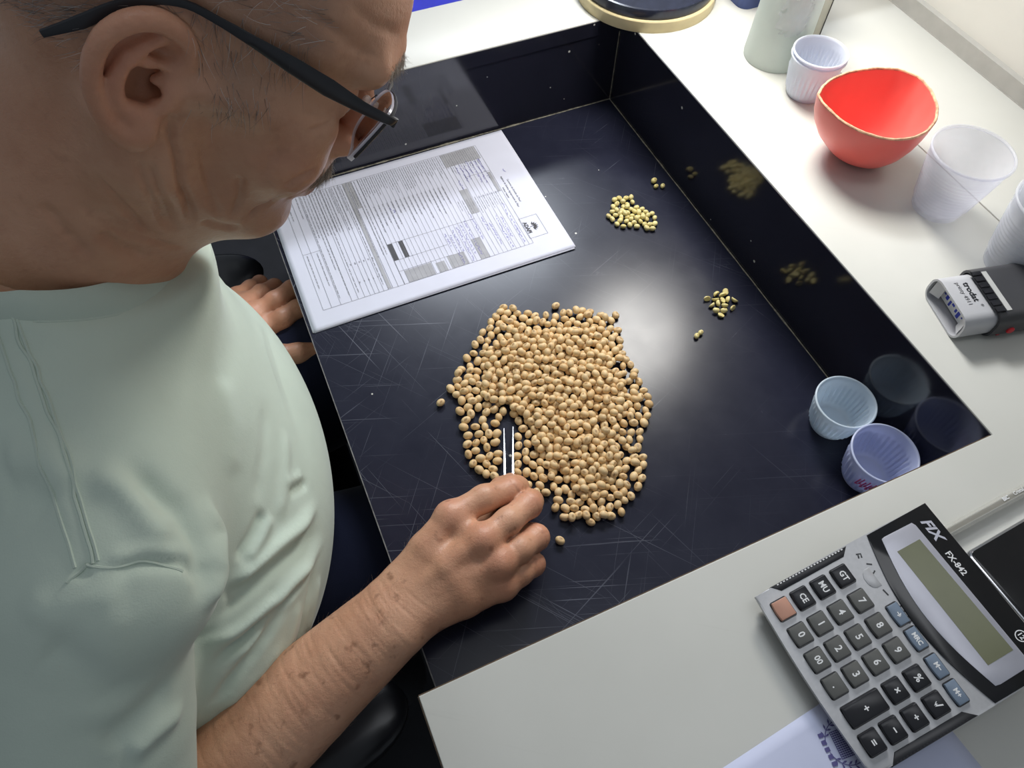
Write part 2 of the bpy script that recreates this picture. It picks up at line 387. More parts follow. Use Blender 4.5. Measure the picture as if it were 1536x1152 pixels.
for k in range(7):                                 # the sprig above the letters of the logo
    a = math.radians(20 + 140 * k / 6); c0 = np.array((163.5, 32.0)); d = np.array((math.cos(a), -math.sin(a)))
    nn = np.array((-d[1], d[0])); L = 7.5
    q = [c0 + d * 1.5, c0 + d * L * .6 + nn * 1.1, c0 + d * L, c0 + d * L * .6 - nn * 1.1]
    lg.add([(p[0] * .001, -p[1] * .001, 0) for p in q], [(0, 1, 2, 3)])
stroke(lg, [P_(163.5, 35), P_(163.2, 31), P_(163.5, 27)], .0007)
wavy(lg.build('sprig_emblem', M_INKD, form, smooth=None))

# ------------------------------------------------------------------ calculator
M_SILV = plain('silver painted plastic', (0.46, 0.46, 0.47, 1), 0.36, 0.35, noise=0.05, scale=300)
M_SILVL = plain('pale silver bezel', (0.50, 0.50, 0.56, 1), 0.35, 0.35, noise=0.03)
M_PANEL = plain('black display panel', (0.006, 0.006, 0.007, 1), 0.16, noise=0.1)
M_LCD = plain('olive display', (0.125, 0.13, 0.062, 1), 0.22, noise=0.06, scale=40)
M_KGREY = plain('grey key', (0.105, 0.105, 0.098, 1), 0.42, noise=0.05)
M_KBLK = plain('black key', (0.010, 0.010, 0.013, 1), 0.3, noise=0.1)
M_KBLUE = plain('blue grey key', (0.17, 0.22, 0.29, 1), 0.4, noise=0.05)
M_KSAL = plain('salmon key', (0.52, 0.27, 0.19, 1), 0.42, noise=0.05)
M_WHITE = plain('white lettering', (0.80, 0.80, 0.80, 1), 0.5, noise=0.02)
cu, cv, cn = (0.0391, -0.9992, -0.0038), (0.9922, 0.0383, 0.1187), (-0.1185, -0.0084, 0.9929)
CO = Vector((-0.2441, -0.6337, 0.1279))
calc = empty('calculator', CO, 'silver desk calculator with grey and black keys and an olive display', 'calculator')
calc.matrix_world = frame(CO, Vector(cu).normalized(), Vector(cv).normalized(), Vector(cn).normalized())
mm = 0.001; CW, CL = 0.1152, 0.1360
def cprism(name, poly, z0, z1, mat, bev=0.0, seg=2): return prism(name, [(a * mm, b * mm) for a, b in poly], z0 * mm, z1 * mm, mat, calc, bev * mm, seg=seg)
sidew = lambda b: 2.0 * math.sin(PI * b / 136)       # sides bulge a little
outline = [(-sidew(b) * .6, b) for b in np.linspace(136, 0, 14)]
outline = [(a, b) for a, b in outline] + [(x, -2.2 * math.sin(PI * x / 115.2)) for x in np.linspace(6, 109, 12)] + [(115.2 + sidew(b) * .6, b) for b in np.linspace(0, 136, 14)]
cprism('body', outline, -3.2, 0, M_SILV, 1.2)
under = [(57.6 + (a - 57.6) * .965, 68 + (b - 68) * .965) for a, b in outline]
cprism('lower_case', under, -9.5, -3.2, M_KBLK)
rear = [(8, 112), (107, 112), (107, 131), (8, 131)]
cprism('rear_foot', rear, -28, -9.5, M_KBLK)
curve = [(x, 88.2 - 11.0 * math.sin(PI * x / 115.2)) for x in np.linspace(115.4, -0.2, 24)]
cprism('display_panel', [(-0.4, 136.2)] + curve[::-1] + [(115.6, 136.2)], -0.6, 0.9, M_PANEL, 0.4)
bez = [(x, 95.0 - 9.2 * math.sin(PI * (x - 5) / 104)) for x in np.linspace(6.5, 108, 20)]
cprism('display_bezel', [(6.5, 119.0), (6.0, 97)] + bez + [(108.6, 98), (108.2, 121), (107, 122)] + [(9, 120.2)], 0.9, 1.3, M_SILVL, 0.2)
cprism('display', [(17.6, 97.8), (97.2, 99.0), (97.0, 118.4), (17.6, 115.9)], 1.3, 1.42, M_LCD)
tz = lambda a, b, z: Matrix.Translation((a * mm, b * mm, z * mm))
ft = text('FIX', 0.0092, M_SILVL, calc, tz(15.5, 127.4, 1.0), 'maker_name', bold=0.0003, shear=0.35, sx=1.15)
text('FX-842', 0.0056, M_WHITE, calc, tz(40.5, 125.6, 1.0), 'model_number', bold=0.00012)
rg = MB()
for k in range(32):
    a0, a1 = 2 * PI * k / 32, 2 * PI * (k + 1) / 32
    rg.add([((92.8 + r * math.cos(a)) * mm, (128.6 + r * math.sin(a)) * mm, 1.0 * mm) for r, a in ((3.6, a0), (3.6, a1), (3.0, a1), (3.0, a0))], [(0, 1, 2, 3)])
rg.build('digit_badge', M_WHITE, calc, smooth=None); text('12', 0.0044, M_WHITE, calc, tz(92.8, 128.6, 1.0), 'badge_number', bold=0.0001)
cprism('solar_window', [(17.5, 75.5), (17.5, 72), (19, 69.6), (22, 68.2), (26, 68.2), (29, 69.6), (30.5, 72), (30.5, 75.5)], 0.0, 0.35, M_SILV, 0.2)
for side, x0, x1 in (('side_grip', -0.6, 4.6), ('side_grip', 110.4, 116.2)):
    g = cprism(side, [(x0, 12), (x1, 17), (x1, 66), (x0, 72)] if x0 < 10 else [(x0, 19), (x1, 13), (x1, 75), (x0, 68)], -3.0, 0.5, M_KBLK, 0.5)
    for k in range(22):
        b = 16.5 + k * 2.4
        xx = x0 + .4 if x0 < 10 else x1 - 1.2
        r_ = MB().box(xx * mm, (xx + .8) * mm, b * mm, (b + 1.2) * mm, 0.5 * mm, 0.75 * mm).build('grip_rib', M_WHITE if x0 < 10 else M_KBLK, g, smooth=None)
KX = (14.6, 32.4, 49.4, 66.1, 84.2, 100.8); KY = (11, 26, 41.5, 57.2, 72.2)
keys = [(0, 3, 'GT', 'b'), (0, 2, 'MU', 'b'), (0, 1, 'CE', 'b'), (0, 0, '', 's'), (1, 3, '7', 'g'), (1, 2, '4', 'g'), (1, 1, '1', 'g'), (1, 0, '0', 'w'),
        (2, 3, '8', 'g'), (2, 2, '5', 'g'), (2, 1, '2', 'g'), (2, 0, '00', 'g'), (3, 3, '9', 'g'), (3, 2, '6', 'g'), (3, 1, '3', 'g'), (3, 0, '.', 'g'),
        (4, 3, '%', 'b'), (4, 2, '×', 'b'), (4, 0.5, '+', 'b'), (5, 3, '√', 'b'), (5, 2, '÷', 'b'), (5, 1, '−', 'b'), (5, 0, '=', 'b'),
        (2, 4, '→', 'm'), (3, 4, 'MRC', 'm'), (4, 4, 'M−', 'm'), (5, 4, 'M+', 'm')]
for cx, ry, lab, kd in keys:
    x = KX[cx]; y = KY[0] + 8.0 if ry == 0.5 else KY[int(ry)]
    wd, ln, hh = 12.0, 10.8, 3.0
    if ry == 0.5: ln = 25.5
    if kd == 'm': wd, ln, hh = 13.2, 7.4, 2.4
    well = cprism('key_well', rrect(x - wd / 2 - .9, x + wd / 2 + .9, y - ln / 2 - .9, y + ln / 2 + .9, 1.6), 0.0, 0.12, M_KBLK)
    mt = {'b': M_KBLK, 'g': M_KGREY, 'w': M_KGREY, 's': M_KSAL, 'm': M_KBLUE}[kd]
    poly = [(x + a, y + b - (0.7 * (1 - (2 * a / wd) ** 2) if b < 0 else 0)) for a, b in [(-wd / 2 + wd * k / 6, -ln / 2) for k in range(7)] + [(wd / 2, ln / 2), (-wd / 2, ln / 2)]]
    key = cprism('key', poly, 0.1, hh, mt, 0.9, 2)
    if lab:
        big = {1: 0.0066, 2: 0.0056, 3: 0.0040}[len(lab)]
        if kd == 'm': big = 0.0042
        o = text(lab, big, M_WHITE, key, tz(x + 0.2, y - 0.2, hh + 0.04), 'key_legend', bold=0.00014, sx=0.9)
ink = MB()
for pts in ([(7, 79), (8, 82), (10.5, 81)], [(8, 80), (10, 79)], [(15, 81), (17, 84)], [(20, 79), (22, 81), (21, 83)], [(33, 79.5), (37.5, 80.2)], [(46, 79.5), (46.4, 83.5)], [(46.2, 81.5), (49.5, 81.5)], [(49.5, 79.5), (49.8, 83.5)],
            [(53, 80), (55, 79.2), (57, 80.5), (56, 83), (53.4, 82.5), (53, 80)], [(59, 79), (60, 82), (62, 81)], [(63, 80.5), (66, 81)], [(68, 79.6), (70, 80)], [(24, 75), (25, 77)], [(27, 74), (28.5, 75.5)]):
    stroke(ink, [(a * mm, (b - 5.2) * mm) for a, b in pts], 1.0 * mm, 0.12 * mm)
ink.build('handwritten_marks', M_KBLK, calc, smooth=None)

# ------------------------------------------------------------------ phone, pen, envelope
phone = empty('smartphone', (-0.0905, -0.6655, H), 'black smartphone with a silver rim lying behind the calculator', 'phone', rot=(0, 0, math.radians(3)))
prism('frame', rrect(0, 0.158, -0.076, 0, 0.005), 0.0, 0.0078, M_CHROME, phone, 0.0012)
prism('screen', rrect(0.0016, 0.1564, -0.0744, -0.0016, 0.004), 0.0078, 0.0083, M_PANEL, phone, 0.0003)
M_CLEARP = translucent('clear pen plastic', (0.72, 0.70, 0.62, 1), 0.55, 0.12, 0.2)
pen = empty('ballpoint_pen', (-0.1020, -0.6488, H + 0.0042), 'clear ballpoint pen with white lettering lying between tray and phone', 'pen', rot=(0, 0, math.radians(2.2)))
MB().tube([(0.0, 0, 0), (0.128, 0, 0)], 0.0041, 6).build('barrel', M_CLEARP, pen)
MB().tube([(-0.004, 0, 0), (0.122, 0, 0)], 0.0016, 8).build('ink_tube', plain('ink refill', (0.05, 0.035, 0.02, 1), 0.3), pen)
MB().tube([(-0.022, 0, 0), (-0.018, 0, 0), (0.0, 0, 0)], [0.0005, 0.0011, 0.0038], 10).build('tip', M_CHROME, pen)
MB().tube([(0.128, 0, 0), (0.137, 0, 0)], [0.0040, 0.0037], 12).build('end_plug', M_BLACKP, pen)
text('BIC', 0.0036, M_WHITE, pen, Matrix.Translation((0.066, 0.0006, 0.0040)), 'lettering', bold=0.0002)
text('Cristal', 0.0036, M_WHITE, pen, Matrix.Translation((0.0785, 0.0006, 0.0040)), 'lettering', bold=0.0001)
text('1.0', 0.0030, M_WHITE, pen, Matrix.Translation((0.0925, 0.0006, 0.0040)), 'lettering')
M_ENV = plain('pale blue paper', (0.58, 0.61, 0.78, 1), 0.7, noise=0.03, scale=25, spec=0.2)
env = empty('folded_letter', (-0.2385, -0.7045, H), 'pale bluish folded letter with a printed crest under the calculator', 'paper', rot=(0, 0, math.radians(-173.5)))
for nm, dz, rot, amp in (('sheet', 0.0006, 0.0, 0.004), ('sheet', 0.0026, 0.035, 0.007)):
    v = []; f = []
    for j in range(15):
        for i in range(21):
            a, b = 0.21 * i / 20 - 0.06, 0.11 * j / 14
            z = dz + amp * math.sin(min(1, b / 0.05) * PI) * 0.30 * max(0, min(1, (a + 0.02) * 14)) * (1 if nm == 'sheet' else 1)
            v.append((a + b * rot, b - a * rot, z))
    for j in range(14):
        for i in range(20):
            k = j * 21 + i; f.append((k, k + 1, k + 22, k + 21))
    o = obj(nm, mesh(nm, v, f), M_ENV, env, None, 3.2); s = o.modifiers.new('t', 'SOLIDIFY'); s.thickness = 0.00025
M_CREST = plain('violet crest ink', (0.10, 0.09, 0.25, 1), 0.7)
cr = MB(); cc = np.array((0.0, 0.0))
for sgn in (-1, 1):
    for k in range(8):
        a = math.radians(-60 + 125 * k / 7); c0 = np.array((sgn * 0.0125 * math.cos(a), 0.0125 * math.sin(a) - .001)); d = np.array((-sgn * math.sin(a), math.cos(a)))
        for s2 in (-1, 1):
            e = d * 0.7 + s2 * np.array((d[1], -d[0])) * 0.7; nn = np.array((-e[1], e[0]))
            q = [c0, c0 + e * .0022 + nn * .0006, c0 + e * .0038, c0 + e * .0022 - nn * .0006]
            cr.add([(p[0], p[1], 0) for p in q], [(0, 1, 2, 3)])
    stroke(cr, [(sgn * 0.0125 * math.cos(math.radians(a)), 0.0125 * math.sin(math.radians(a)) - .001) for a in range(-80, 70, 10)], .0005)
for k in range(14): stroke(cr, [(-0.0075 + k * .00115, -.008), (-0.0075 + k * .00115, .0085)], .0005)
for k in range(13): stroke(cr, [(-0.0078, -.008 + k * .0014), (0.0078, -.008 + k * .0014)], .0004)
for k in range(5): rect(cr, -0.009 + k * .004, -0.0065 + k * .004, -.0155, -.0125)
CREST = onz(1272, 1112, H + 0.0045)
cm = cr.build('printed_crest', M_CREST, None, smooth=None)
cm.data.transform(Matrix.Translation((CREST[0], CREST[1], 0)) @ Matrix.Rotation(math.radians(-96), 4, 'Z'))
inv = (Matrix.Translation(env.location) @ Matrix.Rotation(math.radians(-173.5), 4, 'Z')).inverted()
cm.data.transform(inv)
for p in cm.data.vertices:
    a, b = p.co.x, p.co.y; p.co.z = 0.0026 + 0.007 * math.sin(min(1, max(0, b) / 0.05) * PI) * 0.30 * max(0, min(1, (a + 0.02) * 14)) + 0.0004
cm.parent = env

# ------------------------------------------------------------------ cups, bowl, jar, hoop, boxes
M_CUPW = translucent('white cup plastic', (0.84, 0.87, 0.95, 1), 0.03, 0.3, 0.30)
M_CUPB = translucent('milky cup plastic', (0.80, 0.89, 0.97, 1), 0.14, 0.25, 0.30)
M_CUPL = translucent('lilac milky cup plastic', (0.72, 0.77, 0.98, 1), 0.07, 0.25, 0.30)
M_CUPC = translucent('clear cup plastic', (0.88, 0.86, 0.90, 1), 0.75, 0.12, 0.25)
M_CUPS = translucent('clear stacked cup plastic', (0.94, 0.94, 0.95, 1), 0.66, 0.16, 0.3)
def ribbed_cup(name, label, loc, rb, rt, h, mat, group=None, nr=32, rot=(0, 0, 0), parts=True):
    t = empty(name, loc, label, 'cup', group, rot)
    r = lambda z: rb + (rt - rb) * z / h
    w_ = 0.0006; am = 0.0015
    prof = [(0, 0.0006), (rb * .80, 0.0006), (rb * .84, 0), (rb * .97, 0), (rb, 0.0010)]
    prof += [(r(z * h), z * h, g) for z, g in ((0.10, 0), (0.16, 1), (0.30, 1), (0.5, 1), (0.68, 1), (0.76, 0), (0.84, 0), (0.93, 0))]
    prof += [(r(z * h) - w_, z * h, g) for z, g in ((0.93, 0), (0.84, 0), (0.76, 0), (0.68, 1), (0.5, 1), (0.30, 1), (0.16, 1), (0.10, 0))]
    prof += [(rb * .93, 0.0022), (rb * .8, 0.0014), (0, 0.0014)]
    MB().lathe(prof, 128, ribs=(nr, am)).build('cup_body', mat, t, smooth=1.0)
    rim = MB(); q = [(rt + 0.0011 * math.cos(a), h * 0.975 + 0.0012 * math.sin(a)) for a in np.linspace(PI, -PI, 9)]
    q = [(r(h * .93) - w_, h * .93)] + q[1:-1] + [(r(h * .93), h * .925)]
    rim.lathe(q, 96).build('rolled_rim', mat, t, smooth=1.2)
    return t
ribbed_cup('coffee_cup', 'milky ribbed little cup standing empty against the tray wall', (-0.0305, -0.5085, 0), 0.0192, 0.0268, 0.040, M_CUPB)
c2 = ribbed_cup('coffee_cup', 'lilac tinted little cup half hidden under the counter edge, marked in pink', (-0.0350, -0.5655, 0), 0.0200, 0.0282, 0.045, M_CUPL)
MP = plain('pink marker', (0.75, 0.12, 0.34, 1), 0.6); pk = MB()
for k in range(6):
    a0 = math.radians(196 + 5.5 * k); z0 = 0.016 + 0.004 * (k % 2); rr = lambda z: 0.0200 + 0.0082 * z / 0.045 + 0.0013
    for a1, z1 in ((a0 + .05, z0 + .013), (a0 + .08, z0 + .002)):
        pts = [(a0 + (a1 - a0) * s_, z0 + (z1 - z0) * s_) for s_ in (0, .5, 1)]
        pk.tube([(rr(z) * math.cos(a), rr(z) * math.sin(a), z) for a, z in pts], 0.0006, 4)
pk.build('pink_marking', MP, c2)
ribbed_cup('coffee_cup', 'lower white ribbed coffee cup in front of the jar', (0.1120, -0.2010, H), 0.0195, 0.0272, 0.044, M_CUPW)
ribbed_cup('coffee_cup', 'upper white ribbed coffee cup nested in another by the jar', (0.1120, -0.2010, H + 0.0045), 0.0192, 0.0270, 0.044, M_CUPW)
def clear_cup(label, loc, rb, rt, h, mat, group=None, rot=(0, 0, 0), rings=11):
    t = empty('plastic_cup', loc, label, 'cup', group, rot)
    r = lambda z: rb + (rt - rb) * (z / h); w_ = 0.0005
    prof = [(0, 0.002), (rb * .7, 0.002), (rb * .86, 0.0), (rb * .98, 0.0006), (rb * 1.03, 0.004)]
    zs = np.linspace(0.16, 0.80, rings * 4 + 1)
    prof += [(r(z * h) + 0.0009 * (0.5 - 0.5 * math.cos(2 * PI * k / 4)), z * h) for k, z in enumerate(zs)] + [(r(h * .86) + .0006, h * .86), (r(h * .97), h * .97)]
    prof += [(r(h * .97) - w_, h * .97), (r(h * .5) - w_, h * .5), (rb * .98, 0.005), (rb * .8, 0.0028), (0, 0.0028)]
    MB().lathe(prof, 72).build('cup_body', mat, t, smooth=1.0)
    q = [(rt + 0.0013 * math.cos(a), h * 0.98 + 0.0014 * math.sin(a)) for a in np.linspace(PI, -PI, 10)]
    MB().lathe(q, 72).build('rolled_rim', mat, t, smooth=1.5)
    return t
clear_cup('clear ringed plastic cup standing alone beside the red bowl', (0.1260, -0.3905, H), 0.0225, 0.0350, 0.066, M_CUPC)
for k, lb in enumerate(('lowest clear cup of the nested stack at the right edge', 'middle clear cup of the nested stack at the right edge', 'topmost clear cup of the nested stack at the right edge')):
    clear_cup(lb, (0.1375, -0.4735, H + 0.011 * k), 0.0225, 0.0350, 0.074, M_CUPS, 'nested clear cups')

# red bowl with a pointed, worn rim
t = NT('red plastic'); v = t.coord(); n = t.noise(v, 12, 3)
t.set(Base_Color=t.ramp(n, [(0.3, (0.84, 0.15, 0.125)), (0.7, (0.88, 0.19, 0.16))]), Roughness=0.33, Subsurface_Weight=0.12, Subsurface_Radius=(0.02, 0.004, 0.003), Subsurface_Scale=0.25)
M_RED = t.m
M_RIM = plain('worn rim', (0.80, 0.40, 0.24, 1), 0.7, noise=0.5, scale=180)
bowl = empty('bowl', (0.1085, -0.3010, H), 'red plastic bowl with a pointed worn rim', 'bowl')
BR_ = [(1225, 143), (1231, 131), (1243, 120), (1268, 109), (1290, 104.5), (1315, 102), (1350, 104), (1380, 116), (1398, 136), (1408, 160), (1406, 182), (1392, 199), (1370, 209.5), (1345, 212), (1320, 209), (1290, 199.5), (1262, 184), (1240, 164), (1230, 153)]
rimz = lambda u, v: H + 0.062 - 0.004 * max(0, min(1, (v - 150) / 60))
rp = [onz(u, v, rimz(u, v)) for u, v in BR_]; rp = [(p[0] - 0.1085, p[1] + 0.3010, p[2] - H) for p in rp]
cl = rp + rp[:1]; seg = np.cumsum([0] + [math.dist(cl[i], cl[i + 1]) for i in range(len(rp))]); NB = 96
rs = [[np.interp(s_, seg, [p[k] for p in cl]) for k in range(3)] for s_ in np.linspace(0, seg[-1], NB, endpoint=False)]
rs = np.array(rs); rs0 = rs.copy()
for _ in range(2): rs = np.where((np.arange(NB) < 2)[:, None] | (np.arange(NB) > NB - 2)[:, None], rs, 0.25 * np.roll(rs, 1, 0) + 0.5 * rs + 0.25 * np.roll(rs, -1, 0))
cxy = rs[:, :2].mean(0); prof = [(0.0, 0.0), (0.36, 0.0), (0.47, 0.035), (0.64, 0.16), (0.79, 0.34), (0.91, 0.58), (0.975, 0.8), (1.0, 1.0)]
ang = np.arctan2(rs[:, 1] - cxy[1], rs[:, 0] - cxy[0]); rmean = 0.052
vb = []; fb = []
def ringpts(fr, fz, off):
    out = []
    for p, a in zip(rs, ang):
        d = p[:2] - cxy; rad = np.linalg.norm(d)
        k = fr; r_ = (rmean * (1 - k ** 2) + rad * k ** 2) * k - off
        base = np.array((0.003, 0.0)) * (1 - k)
        out.append((cxy[0] * k + base[0] + math.cos(a) * max(r_, 0), cxy[1] * k + base[1] + math.sin(a) * max(r_, 0), max(p[2] * fz, 0.0) + (off * 0.8 if fz < .9 else 0)))
    return out
rows = [ringpts(a, b, 0.0) for a, b in prof[1:]]
inner = [ringpts(a, b, 0.0026) for a, b in prof[1:]][::-1]
allr = rows + inner
for r_ in allr: vb += r_
for i in range(len(allr) - 1):
    for k in range(NB): fb.append((i * NB + k, i * NB + (k + 1) % NB, (i + 1) * NB + (k + 1) % NB, (i + 1) * NB + k))
fb.append(tuple(range(NB))[::-1]); fb.append(tuple((len(allr) - 1) * NB + k for k in range(NB)))
me = mesh('bowl_body', vb, fb); o = obj('bowl_body', me, M_RED, bowl, None, 1.2)
rim_c = [np.array(rs[k]) - np.array((math.cos(ang[k]), math.sin(ang[k]), 0)) * 0.0012 for k in range(NB)] ; rim_c += rim_c[:2]
MB().tube([p + np.array((0, 0, 0.0004 + 0.0002 * random.random())) for p in rim_c], [0.0011 + 0.0003 * random.random() for _ in rim_c], 7, False).build('worn_rim', M_RIM, bowl)

# round hoop with its dark disc
M_WOOD = plain('pale hoop wood', (0.62, 0.52, 0.30, 1), 0.5, noise=0.12, scale=30)
M_DISC = plain('dark blue black disc', (0.016, 0.019, 0.034, 1), 0.22, noise=0.2, scale=150)
hoop = empty('round_sieve', (0.0470, 0.0300, H), 'round dark disc with a pale wooden hoop on the far tray corner', 'sieve')
MB().lathe([(0.078, 0.0), (0.0832, 0.0), (0.0836, 0.002), (0.0836, 0.0125), (0.0828, 0.0135), (0.078, 0.0135)], 96).build('wooden_hoop', M_WOOD, hoop)
MB().lathe([(0, 0.004), (0.0782, 0.004), (0.0800, 0.0136), (0.0800, 0.0225), (0.0792, 0.0245), (0.0770, 0.0250), (0.0760, 0.0236), (0, 0.0236)], 96).build('dark_disc', M_DISC, hoop)

M_JAR = translucent('frosted jar plastic', (0.72, 0.76, 0.72, 1), 0.12, 0.35, 0.35)
jar = empty('jar', (0.1180, -0.1340, H), 'frosted pale plastic jar behind the white coffee cups', 'jar')
MB().lathe([(0, 0.001), (0.0300, 0.001), (0.0322, 0.0), (0.0330, 0.003), (0.0322, 0.03), (0.0312, 0.07), (0.0304, 0.105), (0.0296, 0.105), (0.0304, 0.07), (0.0314, 0.03), (0.0318, 0.004), (0, 0.003)], 64).build('jar_body', M_JAR, jar, smooth=1)
cw = []; cf = []
for j in range(17):
    for i in range(15):
        a = math.radians(205 + 70 * i / 14); z = 0.040 + 0.062 * j / 16; nz = random.uniform(-1, 1)
        k = math.sin(PI * i / 14) * math.sin(PI * j / 16)
        r_ = 0.0318 - 0.0025 * (z - .03) / .075 + 0.0002 + k * (0.0020 + 0.0016 * nz); cw.append((r_ * math.cos(a), r_ * math.sin(a), z))
for j in range(16):
    for i in range(14): k = j * 15 + i; cf.append((k, k + 1, k + 16, k + 15))
obj('crinkled_film', mesh('crinkled_film', cw, cf), translucent('clear crinkled film', (0.85, 0.87, 0.86, 1), 0.45, 0.08, 0.2), jar, None, 3.2)
M_ACR = translucent('yellowed clear box', (0.74, 0.72, 0.60, 1), 0.5, 0.12, 0.3)
bx = empty('clear_box', (0.1680, -0.0950, H), 'yellowed clear plastic box standing behind the jar', 'box')
bm = MB(); 
for a in ((-0.019, 0.019, -0.0295, -0.0280), (-0.019, 0.019, 0.028, 0.0295), (-0.019, -0.0175, -0.028, 0.028), (0.0175, 0.019, -0.028, 0.028)): bm.box(*a, 0, 0.10)
bm.box(-0.019, 0.019, -0.0295, 0.0295, 0, 0.0015).build('box_shell', M_ACR, bx, smooth=None)
MB().box(0.0186, 0.0196, -0.0301, -0.0291, 0, 0.1005).build('dark_corner_strip', M_BLACKP, bx, smooth=None)
M_BLUEP = plain('blue plastic', (0.040, 0.070, 0.23, 1), 0.4, noise=0.08)
bb = empty('blue_tray', (0.2160, 0.0000, H), 'blue plastic tray box at the back behind the jar', 'box')
bm = bmesh.new(); n_ = 6
lo = rrect(-0.083, 0.10, -0.048, 0.085, 0.012); hi = rrect(-0.092, 0.10, -0.057, 0.092, 0.014); li = rrect(-0.089, 0.097, -0.054, 0.089, 0.013); lb = rrect(-0.080, 0.097, -0.045, 0.082, 0.011)
vs = [[bm.verts.new((p[0], p[1], z)) for p in q] for q, z in ((lo, 0), (hi, 0.055), (li, 0.055), (lb, 0.003))]
for a, b in zip(vs[:-1], vs[1:]):
    for k in range(len(a)): bm.faces.new((a[k], a[(k + 1) % len(a)], b[(k + 1) % len(a)], b[k]))
bm.faces.new(vs[0]); bm.faces.new(vs[-1]); obj('tray_shell', bm_mesh('tray_shell', bm), M_BLUEP, bb, None, 0.7)
bm = MB()
M_BLUEC = plain('bright blue plastic', (0.010, 0.015, 0.48, 1), 0.4, noise=0.08)
cr_ = empty('blue_crate', (-0.10, 0.34, Z_FLOOR), 'bright blue plastic crate beyond the far end of the table', 'crate')
for nm, b in (('crate_side', (-0.28, 0.28, -0.20, -0.19)), ('crate_side', (-0.28, 0.28, 0.19, 0.20)), ('crate_side', (-0.28, -0.27, -0.19, 0.19)), ('crate_side', (0.27, 0.28, -0.19, 0.19)), ):
    MB().box(*b, 0.0, 0.70).build(nm, M_BLUEC, cr_, smooth=None)
MB().box(-0.27, 0.27, -0.19, 0.19, 0.60, 0.61).build('crate_floor', M_BLUEC, cr_, smooth=None)
MB().box(-0.292, 0.292, -0.212, 0.212, 0.66, 0.675).build('crate_rim', M_BLUEC, cr_, smooth=None)

# ------------------------------------------------------------------ self-inking stamp lying on its side
M_STG = plain('pale grey stamp plastic', (0.50, 0.50, 0.52, 1), 0.35, noise=0.03)
M_STD = plain('dark grey stamp plastic', (0.050, 0.050, 0.055, 1), 0.42, noise=0.05)
sa = np.array(onz(1407, 417, H + 0.025)); sb = np.array(onz(1452, 487, H + 0.025)); wv = (sb - sa); wl = np.linalg.norm(wv); wv /= wl
av = np.array((-wv[1], wv[0], 0.0)); 
if av[0] < 0: av = -av
SO = Vector((*((sa + sb)[:2] / 2 + (0.003, 0.001)), H))
st = empty('rubber_stamp', SO, 'grey and black self-inking stamp lying on its side', 'stamp')
st.matrix_world = frame(SO, Vector(av), Vector(-wv), Vector((0, 0, 1)))     # local x along the stamp, y across, z up
hw = wl / 2
def tubeshell(x0, x1, y, z0, z1, r, th, name, mat, parent, bev=0):
    oo = rrect(-y, y, z0, z1, r); ii = rrect(-y + th, y - th, z0 + th, z1 - th, max(r - th, .0005)); n = len(oo); V = []; Fc = []
    for q, x in ((oo, x0), (oo, x1), (ii, x1), (ii, x0)): V += [(x, p[0], p[1]) for p in q]
    for a in range(4):
        b = (a + 1) % 4
        for k in range(n): Fc.append((a * n + k, a * n + (k + 1) % n, b * n + (k + 1) % n, b * n + k))
    return MB().add(V, Fc).build(name, mat, parent)
tubeshell(-0.002, 0.036, hw + .002, 0.0, 0.0255, 0.010, 0.0018, 'frame', M_STG, st)
tubeshell(0.026, 0.075, hw + .0045, -0.0, 0.0278, 0.009, 0.0022, 'cap', M_STD, st)
MB().box(0.030, 0.072, -hw, hw, 0.004, 0.0245).build('inner_block', M_KBLK, st, smooth=None)
MB().box(0.010, 0.012, -hw + .001, hw - .001, 0.003, 0.0225).build('die_plate', M_WHITE, st, smooth=None)
bl = MB()
for k in range(9): bl.box(0.0095, 0.0101, -hw + .004 + k * .0045, -hw + .006 + k * .0045 + .001 * (k % 2), 0.005 + .002 * (k % 3), 0.010 + .003 * (k % 2))
bl.build('blue_ink_traces', plain('blue stamp ink', (0.03, 0.05, 0.45, 1), 0.5), st, smooth=None)
prism('swivel_arm', [(-0.0005, -hw + .002), (0.011, -hw + .002), (0.004, -hw + .010)], 0.006, 0.021, M_STG, st)
prism('swivel_arm', [(-0.0005, hw - .002), (0.011, hw - .002), (0.004, hw - .010)], 0.006, 0.021, M_STG, st)
rb_ = MB().box(0.0235, 0.0325, -hw + .003, hw - .003, 0.0278, 0.0284).build('grip_strip', M_KBLK, st, smooth=None)
for k in range(7):
    y = -hw + .0055 + k * (2 * hw - .011) / 6; MB().box(0.024, 0.032, y - .0019, y + .0019, 0.0284, 0.0292).build('grip_ridge', M_KBLK, rb_, smooth=None)
MB().box(0.0335, 0.038, -hw + .004, hw - .004, 0.0278, 0.0282).build('label_strip', plain('pale label', (0.52, 0.52, 0.50, 1), 0.4), st, smooth=None)
MB().lathe([(0, 0), (0.0032, 0), (0.0032, 0.0012), (0.0026, 0.0018), (0, 0.0018)], 20).build('red_button', plain('red button', (0.6, 0.02, 0.03, 1), 0.4), st, M=Matrix.Translation((0.042, -hw - .0044, 0.011)) @ Matrix.Rotation(PI / 2, 4, 'X'))
MB().box(0.034, 0.0365, -hw - .0040, hw + .004, 0.004, 0.012).build('red_slide', plain('red slide', (0.35, 0.02, 0.03, 1), 0.4), st, smooth=None)
RT = Matrix.Rotation(-PI / 2, 4, 'Z')
text('trodat', 0.0078, M_KBLK, st, Matrix.Translation((0.0165, 0.004, 0.0257)) @ RT, 'lettering', bold=0.0002)
text('®', 0.0036, M_KBLK, st, Matrix.Translation((0.0185, -0.0105, 0.0257)) @ RT, 'lettering')
text('printy 4911', 0.0052, M_STD, st, Matrix.Translation((0.0095, 0.003, 0.0257)) @ RT, 'lettering')
